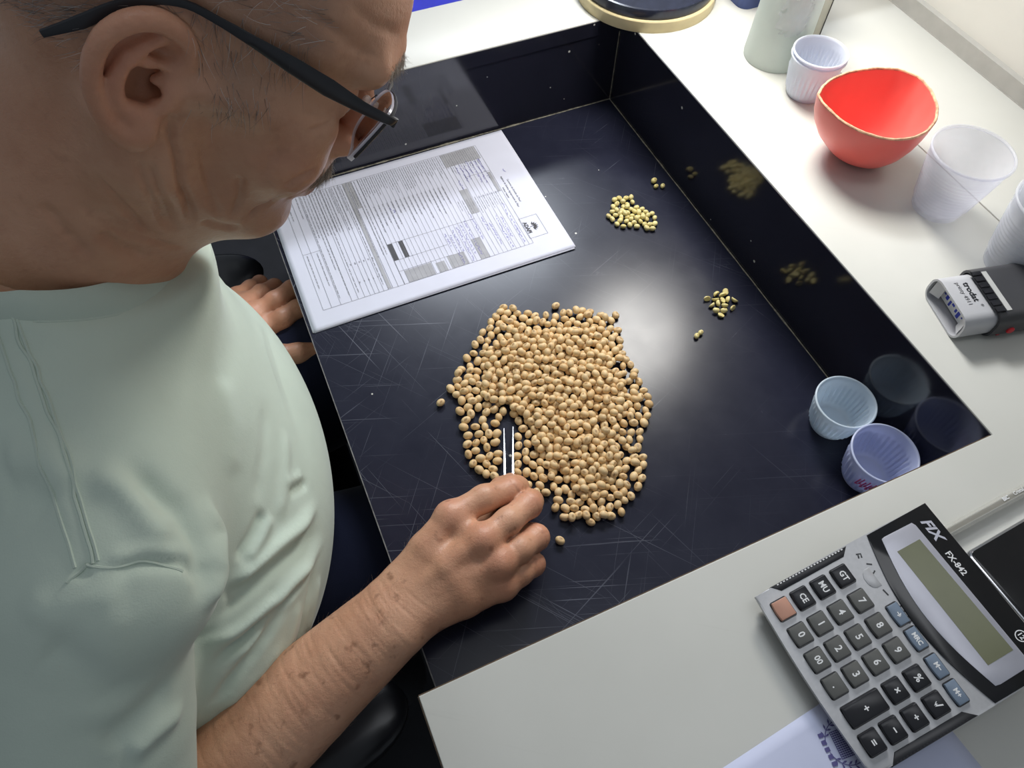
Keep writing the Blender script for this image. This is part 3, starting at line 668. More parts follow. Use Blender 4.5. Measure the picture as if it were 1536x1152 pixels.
# ------------------------------------------------------------------ soybeans
def mat_bean(name, a, b, dark):
    t = NT(name); oi = t.new('ShaderNodeObjectInfo'); ge = t.new('ShaderNodeNewGeometry')
    r = t.math('FRACT', t.math('ADD', oi.outputs['Random'], ge.outputs['Random Per Island']))
    n = t.noise(t.coord(), 260, 3)
    c = t.ramp(t.math('ADD', t.math('MULTIPLY', r, 0.7), t.math('MULTIPLY', n, 0.3)), [(0.15, a), (0.55, b), (0.9, tuple(x * .82 for x in b))])
    at = t.new('ShaderNodeAttribute', attribute_name='hilum')
    c = t.mix(at.outputs['Fac'], c, (*dark, 1))
    t.set(Base_Color=c, Roughness=0.45, Specular_IOR_Level=0.35, Subsurface_Weight=0.10, Subsurface_Radius=(0.004, 0.002, 0.001), Subsurface_Scale=0.4); return t.m
M_BEAN = mat_bean('tan soybean', (0.68, 0.46, 0.225), (0.80, 0.585, 0.32), (0.30, 0.17, 0.07))
M_PALE = mat_bean('yellow soybean', (0.62, 0.52, 0.20), (0.74, 0.64, 0.30), (0.34, 0.24, 0.08))
def bean_geo(nl=12, nr=9, split=False):
    v = []; f = []; hil = []
    for j in range(nr + 1):
        th = PI * j / nr
        for i in range(nl):
            ph = 2 * PI * i / nl
            x, y, z = math.cos(th), math.sin(th) * math.cos(ph), math.sin(th) * math.sin(ph)
            dent = 0.16 * math.exp(-(x / 0.42) ** 2) * max(0, y) ** 3
            y -= dent
            if split: z = max(z, -0.12)
            v.append((x, y, z)); hil.append(1.0 if (y > 0.72 and abs(x) < 0.34 and abs(z) < 0.2) else 0.0)
    for j in range(nr):
        for i in range(nl):
            f.append((j * nl + i, j * nl + (i + 1) % nl, (j + 1) * nl + (i + 1) % nl, (j + 1) * nl + i))
    return np.array(v), f, np.array(hil)
def bean_mesh(name, V, Fc, hil, mat):
    me = D.meshes.new(name); me.from_pydata([tuple(p) for p in V], [], Fc); me.update()
    a = me.attributes.new('hilum', 'FLOAT', 'POINT'); a.data.foreach_set('value', np.asarray(hil, np.float32))
    me.materials.append(mat); me.shade_smooth(); return me
BV, BF, BH = bean_geo()
SV, SF, SH = bean_geo(split=True)
def inside(P, x, y):
    c = np.zeros(len(x), bool); n = len(P); j = n - 1
    for i in range(n):
        xi, yi = P[i]; xj, yj = P[j]
        k = ((yi > y) != (yj > y)) & (x < (xj - xi) * (y - yi) / (yj - yi + 1e-15) + xi); c ^= k; j = i
    return c
def edge_dist(P, x, y):
    d = np.full(len(x), 9.0)
    for i in range(len(P)):
        a, b = np.array(P[i]), np.array(P[(i + 1) % len(P)]); ab = b - a; t_ = np.clip(((x - a[0]) * ab[0] + (y - a[1]) * ab[1]) / (ab @ ab), 0, 1)
        d = np.minimum(d, np.hypot(x - a[0] - t_ * ab[0], y - a[1] - t_ * ab[1]))
    return d
def heap(poly, dia, limit, step, keep=None, jit=0.0012):
    """settle beans one by one into the lowest free spot of the outline; returns (x, y, z) of the centres above the floor contact"""
    xs = np.array([p[0] for p in poly]); ys = np.array([p[1] for p in poly])
    gx, gy = np.meshgrid(np.arange(xs.min(), xs.max(), step), np.arange(ys.min(), ys.max(), step)); gx = gx.ravel(); gy = gy.ravel()
    gx = gx + RNG.uniform(-.5, .5, len(gx)) * step; gy = gy + RNG.uniform(-.5, .5, len(gy)) * step
    k = inside(poly, gx, gy)
    if keep is not None: k &= keep(gx, gy)
    gx, gy = gx[k], gy[k]; ed = edge_dist(poly, gx, gy); lim = limit(gx, gy, ed); hz = np.zeros(len(gx)); out = []
    pri = RNG.uniform(0, jit, len(gx))
    while True:
        sc = np.where(hz <= lim, hz + pri, 9.0); i = int(sc.argmin())
        if sc[i] > 8: break
        x, y, z = gx[i], gy[i], hz[i]; out.append((x, y, z))
        d2 = (gx - x) ** 2 + (gy - y) ** 2; q = d2 < dia * dia
        hz[q] = np.maximum(hz[q], z + 0.82 * np.sqrt(dia * dia - d2[q])); hz[i] = 9
    return out
def rotm(yaw, tilt, roll): return (Matrix.Rotation(yaw, 3, 'Z') @ Matrix.Rotation(tilt, 3, 'Y') @ Matrix.Rotation(roll, 3, 'X'))
def orient(z):
    t_ = random.gauss(0, 0.16 if z < .001 else 0.40)
    return rotm(random.uniform(0, 2 * PI), t_, random.choice((random.uniform(0, 2 * PI), random.gauss(PI / 2, .5), random.gauss(-PI / 2, .6))))
Z = lambda x, y: (640 + x / 2.88, 430 + y / 2.88)
PILE = [(325, 90), (375, 100), (430, 118), (480, 122), (560, 130), (620, 112), (710, 102), (790, 140), (825, 185), (845, 265), (885, 340), (925, 410), (962, 490), (955, 560), (930, 640), (915, 690), (942, 760), (920, 880), (870, 925), (845, 985), (740, 1012), (690, 1025), (640, 1008), (590, 1000), (555, 960), (545, 905), (500, 910), (465, 890), (430, 862), (385, 830), (300, 836), (240, 832), (195, 800), (170, 740), (163, 660), (148, 570), (130, 480), (96, 440), (150, 355), (186, 280), (232, 205), (285, 145)]
PILE = [onz(*Z(*p), 0.003)[:2] for p in PILE]
tw0, tw1 = np.array(onz(*Z(352, 590), 0.003)[:2]), np.array(onz(*Z(352, 860), 0.003)[:2])
def clear_tweezers(x, y):
    ab = tw1 - tw0; t_ = np.clip(((x - tw0[0]) * ab[0] + (y - tw0[1]) * ab[1]) / (ab @ ab), 0, 1)
    d = np.hypot(x - tw0[0] - t_ * ab[0], y - tw0[1] - t_ * ab[1])
    return d > 0.0074
thin = np.array(onz(*Z(255, 690), 0.0)[:2]); thin2 = np.array(onz(*Z(430, 790), 0.0)[:2])
def pile_limit(x, y, ed):
    l = np.clip((ed - 0.010) * 0.42, 0.0034, 0.0085)
    l = np.where(np.hypot(x - thin[0], y - thin[1]) < 0.046, 0.0010, l)
    l = np.where(np.hypot(x - thin2[0], y - thin2[1]) < 0.022, 0.0010, l)
    return l
def scatter(pts, geo, mat, name, label, group, size, n_single, split_p=0.0):
    """every bean near enough to tell apart is an object; beans buried or beyond the limit become one object"""
    V, Fc, hil = geo; P3 = np.array(pts)
    over = np.zeros(len(P3), int)
    for i, p in enumerate(P3):
        d = np.hypot(P3[:, 0] - p[0], P3[:, 1] - p[1]); over[i] = ((d < size * 1.25) & (P3[:, 2] > p[2] + .002)).sum()
    cd = np.linalg.norm(P3 - CAM_C, axis=1)
    order = np.argsort(cd + 0.05 * over); meshes = []
    for k in range(5):
        s = np.array((1.0, random.uniform(.80, .90), random.uniform(.74, .84)))
        meshes.append((bean_mesh(name, V * s, Fc, hil, mat), s))
    SVv, SFf, SHh = [], [], []; k0 = 0
    for r, i in enumerate(order):
        x, y, z = P3[i]; R3 = orient(z); me, s = meshes[r % 5]; sc = size / 2 * random.uniform(.92, 1.07)
        ext = np.abs(np.array(R3)[2]) * s; lift = math.sqrt((ext ** 2).sum()) * sc if True else 0
        zc = z + (lift if z < .001 else sc * s[2] * 1.04)
        if r < n_single:
            o = D.objects.new(name, me); COL.objects.link(o)
            o.matrix_world = Matrix.Translation((x, y, zc)) @ R3.to_4x4() @ Matrix.Scale(sc, 4)
            tag(o, label, 'bean', group)
        else:
            A = (np.array(R3) @ (V * s * sc).T).T + np.array((x, y, zc)); SVv.append(A); SFf += [tuple(q + k0 for q in f_) for f_ in Fc]; SHh.append(hil); k0 += len(V)
    if SVv:
        o = D.objects.new('soybean_heap', bean_mesh('soybean_heap', np.concatenate(SVv), SFf, np.concatenate(SHh), mat)); COL.objects.link(o)
        tag(o, 'rest of the big tan soybean heap on the black tray', 'beans', kind='stuff')
pts = heap(PILE, 0.0074, pile_limit, 0.0012, clear_tweezers)
N_PILE = len(pts)
scatter(pts, (BV, BF, BH), M_BEAN, 'soybean', 'tan soybean lying in the big heap at the middle of the black tray', 'soybeans of the big heap', 0.0091, 232)
def single(u, v, label, mat, size, yaw, name='soybean'):
    p = onz(u, v, size * .38); s = np.array((1.0, 0.86, 0.80))
    o = D.objects.new(name, bean_mesh(name, BV * s, BF, BH, mat)); COL.objects.link(o)
    o.matrix_world = Matrix.Translation((p[0], p[1], size / 2 * .83)) @ rotm(yaw, 0, 1.9).to_4x4() @ Matrix.Scale(size / 2, 4); tag(o, label, 'bean')
single(661, 604, 'lone tan soybean left of the big heap', M_BEAN, .0088, .3)
single(833.5, 459, 'lone tan soybean just above the top edge of the heap', M_BEAN, .0092, .1)
single(923.5, 473, 'lone tan soybean beside the lamp glare at upper right of the heap', M_BEAN, .0088, 1.7)
single(840, 811, 'lone tan soybean beside the little finger, nearest bean of all', M_BEAN, .0090, 2.1)
single(981, 271, 'roundest of the three yellow beans set apart by the tray wall', M_PALE, .0080, .4)
single(984, 279.5, 'middle one of the three yellow beans set apart by the tray wall', M_PALE, .0062, .2)
single(994, 279, 'right one of the three yellow beans set apart by the tray wall', M_PALE, .0066, .9)
single(1045, 504, 'left bean of the pair below the small yellow cluster', M_PALE, .0066, .9)
single(1051, 499, 'right bean of the pair below the small yellow cluster', M_PALE, .0066, .5)
Y8 = lambda x, y: (880 + x / 3.717, 230 + y / 3.717)
CL1 = [(145, 250), (200, 242), (262, 245), (270, 282), (325, 312), (375, 340), (390, 375), (400, 405), (375, 440), (345, 430), (320, 415), (270, 420), (235, 408), (180, 415), (155, 385), (125, 378), (105, 360), (110, 345), (140, 335), (135, 290)]
CL2 = [(665, 800), (700, 800), (735, 780), (780, 772), (800, 800), (830, 815), (825, 850), (805, 885), (765, 900), (720, 912), (708, 890), (730, 870), (690, 858), (670, 840)]
CL1 = [onz(*Y8(*p), .002)[:2] for p in CL1]; CL2 = [onz(*Y8(*p), .002)[:2] for p in CL2]
small = lambda x, y, ed: np.clip((ed - .005) * .5, .0003, .0035)
scatter(heap(CL1, .0058, small, .0009), (BV, BF, BH), M_PALE, 'soybean', 'small yellow bean in the cluster below the three set apart', 'yellow beans of the larger cluster', .0070, 60)
scatter(heap(CL2, .0062, small, .0009), (SV, SF, SH), M_PALE, 'split_soybean', 'split yellow bean in the small cluster near the tray wall', 'split beans of the small cluster', .0078, 40)
print('BEANS', N_PILE)
# ------------------------------------------------------------------ a small implicit-surface modeller (millimetres)
class Field:
    def __init__(s, lo, hi, h):
        s.lo = np.array(lo, np.float32); s.h = h; s.n = np.ceil((np.array(hi) - s.lo) / h).astype(int) + 1
        s.F = np.full(tuple(s.n), 60.0, np.float32)
        s.ax = [s.lo[i] + h * np.arange(s.n[i], dtype=np.float32) for i in range(3)]
    def sub_(s, lo, hi):
        a = np.maximum(np.floor((np.array(lo) - s.lo) / s.h).astype(int), 0); b = np.minimum(np.ceil((np.array(hi) - s.lo) / s.h).astype(int) + 1, s.n)
        if (b <= a).any(): return None, None
        sl = tuple(slice(int(a[i]), int(b[i])) for i in range(3))
        return sl, (s.ax[0][sl[0]][:, None, None], s.ax[1][sl[1]][None, :, None], s.ax[2][sl[2]][None, None, :])
    def apply(s, lo, hi, fn, k, mode):
        pad = k + 3 * s.h + 2
        sl, g = s.sub_(np.array(lo) - pad, np.array(hi) + pad)
        if sl is None: return
        d = fn(*g); A = s.F[sl]
        if mode == 'add':
            if k > 0: hh = np.maximum(k - np.abs(A - d), 0) / k; s.F[sl] = np.minimum(A, d) - hh * hh * k * 0.25
            else: s.F[sl] = np.minimum(A, d)
        else:
            d = -d
            if k > 0: hh = np.maximum(k - np.abs(A - d), 0) / k; s.F[sl] = np.maximum(A, d) + hh * hh * k * 0.25
            else: s.F[sl] = np.maximum(A, d)
    def ell(s, c, r, k=8, mode='add', R=None):
        c = np.array(c, np.float32); r = np.array(r, np.float32); m = r.max() if R is not None else r
        def fn(x, y, z):
            p = [x - c[0], y - c[1], z - c[2]]
            if R is not None: p = [R[0][i] * p[0] + R[1][i] * p[1] + R[2][i] * p[2] for i in range(3)]
            k0 = np.sqrt((p[0] / r[0]) ** 2 + (p[1] / r[1]) ** 2 + (p[2] / r[2]) ** 2) + 1e-6
            k1 = np.sqrt((p[0] / r[0] ** 2) ** 2 + (p[1] / r[1] ** 2) ** 2 + (p[2] / r[2] ** 2) ** 2) + 1e-9
            return k0 * (k0 - 1) / k1
        s.apply(c - m, c + m, fn, k, mode)
    def cone(s, a, b, ra, rb=None, k=6, mode='add'):
        a = np.array(a, np.float32); b = np.array(b, np.float32); rb = ra if rb is None else rb
        ab = b - a; L = float(ab @ ab) + 1e-9; m = max(ra, rb)
        def fn(x, y, z):
            t_ = np.clip(((x - a[0]) * ab[0] + (y - a[1]) * ab[1] + (z - a[2]) * ab[2]) / L, 0, 1)
            return np.sqrt((x - a[0] - t_ * ab[0]) ** 2 + (y - a[1] - t_ * ab[1]) ** 2 + (z - a[2] - t_ * ab[2]) ** 2) - (ra + (rb - ra) * t_)
        s.apply(np.minimum(a, b) - m, np.maximum(a, b) + m, fn, k, mode)
    def chain(s, pts, rad, k=6, mode='add', k2=3):
        """a tube along points, its pieces joined first so that the whole blends once"""
        P = [np.array(p, np.float32) for p in pts]; rad = [rad] * len(P) if isinstance(rad, (int, float)) else rad; m = max(rad)
        def fn(x, y, z):
            o = None
            for i in range(len(P) - 1):
                a, ab = P[i], P[i + 1] - P[i]; L = float(ab @ ab) + 1e-9
                t_ = np.clip(((x - a[0]) * ab[0] + (y - a[1]) * ab[1] + (z - a[2]) * ab[2]) / L, 0, 1)
                d = np.sqrt((x - a[0] - t_ * ab[0]) ** 2 + (y - a[1] - t_ * ab[1]) ** 2 + (z - a[2] - t_ * ab[2]) ** 2) - (rad[i] + (rad[i + 1] - rad[i]) * t_)
                if o is None: o = d
                else: hh = np.maximum(k2 - np.abs(o - d), 0) / k2; o = np.minimum(o, d) - hh * hh * k2 * 0.25
            return o
        s.apply(np.min(P, 0) - m, np.max(P, 0) + m, fn, k, mode)
    def copy(s):
        c = object.__new__(Field); c.lo, c.h, c.n, c.ax, c.F = s.lo, s.h, s.n, s.ax, s.F.copy(); return c
    def surface(s, smooth=2):
        F = s.F; sg = F < 0; nx, ny, nz = s.n
        c8 = [sg[i:nx - 1 + i, j:ny - 1 + j, k:nz - 1 + k] for i in (0, 1) for j in (0, 1) for k in (0, 1)]
        cnt = sum(c.astype(np.int8) for c in c8); act = (cnt > 0) & (cnt < 8); idx = np.argwhere(act)
        val = np.stack([F[idx[:, 0] + i, idx[:, 1] + j, idx[:, 2] + k] for i in (0, 1) for j in (0, 1) for k in (0, 1)], 1)
        cor = np.array([(i, j, k) for i in (0, 1) for j in (0, 1) for k in (0, 1)], np.float32)
        P = np.zeros((len(idx), 3), np.float32); W = np.zeros(len(idx), np.float32)
        for a in range(8):
            for b in range(a + 1, 8):
                if abs(cor[a] - cor[b]).sum() != 1: continue
                va, vb = val[:, a], val[:, b]; q = (va < 0) != (vb < 0); t_ = np.where(q, va / (va - vb + 1e-12), 0)
                P += np.where(q[:, None], cor[a] + t_[:, None] * (cor[b] - cor[a]), 0); W += q
        V = (idx + P / W[:, None]) * s.h + s.lo
        mp = np.full((nx - 1, ny - 1, nz - 1), -1, np.int32); mp[act] = np.arange(len(idx)); Q = []
        for ax in range(3):
            A = np.moveaxis(sg, ax, 0); M = np.moveaxis(mp, ax, 0)
            cr = A[:-1] != A[1:]; cr = cr[:, 1:-1, 1:-1]; e = np.argwhere(cr)
            if not len(e): continue
            i, j, k = e[:, 0], e[:, 1] + 1, e[:, 2] + 1
            q = np.stack([M[i, j - 1, k - 1], M[i, j, k - 1], M[i, j, k], M[i, j - 1, k]], 1)
            ins = A[i, j, k]; flip = ins if ax != 1 else ~ins
            q[~flip] = q[~flip][:, ::-1]; Q.append(q)
        Q = np.concatenate(Q); Q = Q[(Q >= 0).all(1)]
        return relax(V.astype(np.float64), Q, smooth), Q
def relax(V, Q, n, lam=0.5):
    E_ = np.concatenate([Q[:, [0, 1]], Q[:, [1, 2]], Q[:, [2, 3]], Q[:, [3, 0]]]); E_ = np.concatenate([E_, E_[:, ::-1]])
    deg = np.bincount(E_[:, 0], minlength=len(V)); deg[deg == 0] = 1
    for it in range(n):
        for l_ in (lam, -lam * 1.04):
            av = np.stack([np.bincount(E_[:, 0], V[E_[:, 1], i], len(V)) for i in range(3)], 1) / deg[:, None]
            V = V + l_ * (av - V)
    return V
def vnormals(V, Q):
    n = np.cross(V[Q[:, 2]] - V[Q[:, 0]], V[Q[:, 3]] - V[Q[:, 1]]); N = np.zeros_like(V)
    for c in range(4):
        for i in range(3): N[:, i] += np.bincount(Q[:, c], n[:, i], len(V))
    return N / (np.linalg.norm(N, axis=1, keepdims=True) + 1e-12)
def line_dist(V, pts):
    """distance to a polyline and the position 0..1 along it"""
    pts = np.array(pts, float); best = np.full(len(V), 1e9); tt = np.zeros(len(V)); n = len(pts) - 1
    for i in range(n):
        a, ab = pts[i], pts[i + 1] - pts[i]; t_ = np.clip((V - a) @ ab / (ab @ ab + 1e-12), 0, 1); d = np.linalg.norm(V - a - t_[:, None] * ab, axis=1)
        q = d < best; best[q] = d[q]; tt[q] = (i + t_[q]) / n
    return best, tt
def crease(V, N, pts, width, depth, ends=0.15, both=True):
    """press a groove (depth > 0) or raise a fold (depth < 0) along a polyline"""
    pts = np.array(pts, float); lo, hi = pts.min(0) - 4 * width, pts.max(0) + 4 * width
    k = np.where(((V > lo) & (V < hi)).all(1))[0]
    if not len(k): return
    d, t_ = line_dist(V[k], pts); e = np.clip(np.minimum(t_, 1 - t_) / ends, 0, 1); e = e * e * (3 - 2 * e)
    prof = np.exp(-(d / width) ** 2)
    if both and depth > 0: prof = prof - 0.45 * np.exp(-((d - 2.0 * width) / (1.1 * width)) ** 2)
    V[k] -= N[k] * (depth * e * prof)[:, None]
def spline(pts, n=8):
    P = np.array(pts, float); P = np.vstack([2 * P[0] - P[1], P, 2 * P[-1] - P[-2]]); out = []
    for i in range(1, len(P) - 2):
        for t_ in np.linspace(0, 1, n, endpoint=False):
            a, b, c, d = P[i - 1], P[i], P[i + 1], P[i + 2]
            out.append(0.5 * (2 * b + (c - a) * t_ + (2 * a - 5 * b + 4 * c - d) * t_ ** 2 + (3 * b - a - 3 * c + d) * t_ ** 3))
    out.append(P[-2]); return np.array(out)
def np_mesh(name, V, Q, attrs=None):
    me = D.meshes.new(name); nv, nq = len(V), len(Q); me.vertices.add(nv); me.vertices.foreach_set('co', np.asarray(V, np.float32).ravel())
    me.loops.add(nq * 4); me.loops.foreach_set('vertex_index', np.asarray(Q, np.int32).ravel()); me.polygons.add(nq)
    me.polygons.foreach_set('loop_start', np.arange(0, nq * 4, 4, dtype=np.int32))
    me.update(calc_edges=True); me.validate()
    for k, a in (attrs or {}).items():
        at = me.attributes.new(k, 'FLOAT', 'POINT'); at.data.foreach_set('value', np.asarray(a, np.float32))
    me.shade_smooth(); return me

# ------------------------------------------------------------------ the man: skin
W_ = lambda p: np.array(p, float) * 1000.0          # metres to millimetres
HEAD_T = np.array((-0.4599, -0.3009, 0.3876))
HEAD_R = np.array(((0.78549, 0.12883, 0.60532), (-0.1735, 0.98471, 0.01555), (-0.59406, -0.11724, 0.79583)))
to_head = lambda p: HEAD_R.T @ (W_(p) - HEAD_T * 1000)          # world metres to head millimetres
def head_to_world(V): return (V @ HEAD_R.T) / 1000 + HEAD_T
NECK_B = (-0.588, -0.302, 0.255); THROAT = (-0.566, -0.305, 0.250); NOTCH = (-0.528, -0.315, 0.240)
hf = Field((-114, -104, -185), (126, 104, 136), 1.5)
hf.ell((-8, 0, 46), (98, 75, 84), 0)
hf.ell((40, 0, 48), (60, 66, 56), 20)
hf.ell((38, 0, -8), (50, 60, 64), 14)
hf.ell((60, 0, -40), (34, 38, 36), 16)
for s_ in (-1, 1):
    hf.cone((2, s_ * 53, -52), (68, s_ * 17, -88), 15, 13, 22)
    hf.cone((0, s_ * 60, -10), (3, s_ * 54, -52), 12, 14, 16)
    hf.ell((60, s_ * 41, -26), (24, 20, 28), 16)
    hf.cone((68, s_ * 46, -2), (8, s_ * 68, 4), 10, 7, 14)
    hf.cone((96, s_ * 12, 39), (81, s_ * 49, 38), 9, 8.5, 14)
hf.ell((79, 0, -89), (14, 18, 13), 16)
hf.ell((36, 0, -66), (46, 46, 34), 20)
hf.ell((36, 0, -88), (36, 32, 22), 20)
for s_ in (-1, 1): hf.ell((93, s_ * 33, 15), (13, 18, 13), 12, 'sub')
for s_ in (-1, 1):
    hf.ell((72.5, s_ * 33, 15), (13.5, 14.5, 13.5), 3)
    hf.cone((84.5, s_ * 22, 8), (79, s_ * 44, 8), 2.2, 2.0, 3)
    hf.cone((84.0, s_ * 22, 15), (79.5, s_ * 44, 14), 1.8, 1.6, 2)
hf.chain([(90, 0, 30), (94, 0, 14), (102, 0, -4), (107, 0, -17)], [8, 8, 9.5, 10], 9)
for s_ in (-1, 1):
    hf.ell((98, s_ * 12.5, -23), (11, 7.5, 8), 6)
    hf.ell((101, s_ * 7, -32), (5, 3.2, 3.5), 2, 'sub')
hf.ell((86, 0, -40), (13, 27, 13), 12)
hf.chain([(79, -27, -55), (91, -13, -51.5), (97, -4, -50), (97, 4, -50), (91, 13, -51.5), (79, 27, -55)], [3, 4.6, 5, 5, 4.6, 3], 7)
hf.chain([(79, -25, -57), (90, -12, -60), (95, 0, -61), (90, 12, -60), (79, 25, -57)], [3, 5.2, 6.2, 5.2, 3], 7)
hf.chain([(76, -29, -56), (90, -14, -55.8), (100, 0, -55.3), (90, 14, -55.8), (76, 29, -56)], 1.0, 3, 'sub')
# neck
hf.cone((-14, 0, -22), to_head(NECK_B), 57, 57, 24)
hf.cone((34, 0, -74), to_head(THROAT), 28, 34, 26)
for s_ in (-1, 1):
    n_ = to_head(NOTCH); n_ = n_ + np.array((0, s_ * 14 + 12, 0))
    hf.cone((-16, s_ * 60, -26), n_, 13, 9, 16)
hf.cone((64, 0, -90), to_head((-0.548, -0.305, 0.290)), 9, 9, 20)
# ears: outline in the ear's own plane (forward, up), flaring outwards to the back
for s_ in (-1, 1):
    def er(x, z, o=0.0): return (x * .86 - 5, s_ * (73 + 14.5 * (4 - x) / 36 + o * .9 + max(0, (z - 10)) * .10), z * .85 - .5)
    def es(*q): return spline([er(*p) for p in q], 4)
    def rs_(*q): return list(np.interp(np.linspace(0, len(q) - 1, (len(q) - 1) * 4 + 1), range(len(q)), q))
    hf.ell(er(-13, 4, -5.4), (19.5, 4.2, 30.5), 4, R=Matrix.Rotation(s_ * -0.40, 3, 'Z'))
    hf.ell((-13, s_ * 66, 2), (13, 10, 20), 10)
    hf.ell(er(-8, -2, 3.0), (9.5, 15, 12.5), 3, 'sub')
    hf.ell(er(-7, 17, 3.5), (9, 9, 5), 3, 'sub')
    hf.chain(es((-5, 1, -4), (2, 7, -1), (6, 17, 0), (4, 26, 0), (-4, 33, 0), (-14, 35.5, 0), (-24, 31.5, 0.5), (-31, 22, 1), (-33, 9, 1.5), (-31, -4, 1.5), (-26, -15, 1), (-19, -25, 0.5), (-12, -31, 0)), rs_(2.3, 3.0, 3.8, 4.0, 4.4, 4.6, 4.4, 4.2, 4.0, 3.9, 4.1, 4.7, 5.1), 3, k2=1)
    hf.chain(es((-12, -17, 1.0), (-19, -10, 1.5), (-22, 1, 1.8), (-20, 12, 1.2), (-14, 21, -0.5), (-7, 26, -2)), rs_(3.2, 3.4, 3.4, 3.2, 2.8, 2.0), 3, k2=1)
    hf.chain([er(-20, 14, 0.5), er(-11, 12, -0.5), er(-3, 11, -2)], [2.8, 2.2, 2.0], 3)
    hf.cone(er(-10, -16, 1), er(-4, -17, 0), 4.2, 3.6, 4)
    hf.cone(er(3, -1, 0), er(2, -9, 0.5), 4.8, 4.6, 5)
    hf.ell(er(-7, -28, 0.5), (9.5, 5.5, 11), 5)
    hf.ell((-7, s_ * 68, -4), (3.6, 9, 4.2), 2, 'sub')
HV, HQ = hf.surface(2)
# right forearm and hand, holding the tweezers
O = lambda u, v, z: onz(u, v, z / 1000.0) * 1000.0              # picture sight line meets height z (mm)
ELB = np.array((-698, -594, -22.0)); WR = O(612, 908, 36)
af = Field((-755, -665, -85), (-318, -425, 112), 1.4)
fd = (WR - ELB) / np.linalg.norm(WR - ELB); side = np.cross(fd, (0, 0, 1)); side /= np.linalg.norm(side)
af.cone(ELB, ELB + (20, 50, 90), 39, 40, 20)
m1 = ELB + fd * 75
af.chain([ELB, ELB + fd * 60 + side * 4, ELB + fd * 140, WR - fd * 18], [38, 40.5, 35, 26], 12)
af.chain([ELB + side * 6, m1 + side * 7, ELB + fd * 160 + side * 7, WR + side * 9], [34, 34, 27, 17.5], 16)
af.chain([ELB - side * 4, m1 - side * 6, ELB + fd * 160 - side * 8, WR - side * 11], [34, 35, 28, 17.5], 16)
af.ell(WR - fd * 16 + side * 18 + (0, 0, 8), (11, 11, 10), 10)             # ulna knob
I_M, M_M, R_M, L_M = O(676, 776, 58), O(724, 812, 61), O(748, 846, 53), O(754, 878, 40)
palm = [(I_M, 16, 11.5), (M_M, 16, 11.5), (R_M, 15, 11), (L_M, 14, 10.5)]
for (m, r0, r1), o in zip(palm, (-13, -5, 4, 12)):
    af.chain([WR + side * o - fd * 6 + (0, 0, 2), (WR + side * o) * .45 + m * .55 + (0, 0, 3), m], [r0, 14.5, r1], 9)
af.chain([WR + (0, 0, -6), (I_M + L_M) / 2 * .6 + WR * .4 - (0, 0, 14), (I_M + L_M) / 2 - (0, 0, 16)], [15, 17, 14], 12)
af.chain([I_M - (0, 0, 2), M_M - (0, 0, 2), R_M - (0, 0, 2), L_M - (0, 0, 2)], [10, 10, 9.5, 9], 8)
TM, TI, TT = O(668, 846, 22), O(712, 778, 17), O(750, 730, 12)
af.chain([WR - side * 14 + fd * 10, TM, TI, TT], [15, 13.5, 11, 9], 10)
base = af.copy()
fingers = [
    ([I_M, O(726, 748, 57), O(766, 735, 45), O(776, 731, 26), O(766, 722, 11)], [11.5, 10.8, 10.8, 9.4, 7.6]),
    ([M_M, O(762, 782, 58), O(793, 757, 46), O(797, 752, 26), O(782, 742, 11)], [11.5, 10.6, 10.8, 9.6, 8.0]),
    ([R_M, O(780, 824, 50), O(804, 806, 39), O(800, 802, 20), O(783, 800, 10)], [11, 10.2, 10.4, 9.2, 8.0]),
    ([L_M, O(780, 860, 37), O(799, 846, 29), O(790, 842, 15), O(776, 844, 9.5)], [10.3, 9.4, 9.6, 8.6, 7.8])]
acc = None
for pts, rad in fingers:
    af.F = base.F.copy(); af.chain(pts, rad, 6, k2=5)
    acc = af.F.copy() if acc is None else np.minimum(acc, af.F)
af.F = acc
for m in (I_M, M_M, R_M): af.ell(m + (0, 0, 4.5), (9, 9, 7.5), 8)          # knuckles
af.chain([WR + side * -4 + (0, 0, 12), (WR + M_M) / 2 + (0, 0, 12.5), M_M + (0, 0, 8.5)], [3, 3.0, 3], 7)
af.chain([WR + side * -9 + (0, 0, 11), (WR + I_M) / 2 + (0, 0, 11.5), I_M + (0, 0, 8)], [3, 2.6, 2.6], 7)
af.chain([WR + side * 2 + (0, 0, 12), (WR + R_M) / 2 + (0, 0, 12), R_M + (0, 0, 7)], [3, 2.6, 2.4], 7)
af.chain([ELB + fd * 150 + side * -12 + (0, 0, 24), WR + side * 4 + (0, 0, 14), (WR * .5 + R_M * .5) + side * 4 + (0, 0, 12), R_M * .8 + WR * .2 + side * 2 + (0, 0, 9)], [1.5, 2.2, 2.4, 1.5], 5)
AV, AQ = af.surface(2)
N_ = vnormals(AV, AQ); top_ = N_[:, 2] > -0.3
rngw = np.random.default_rng(5)
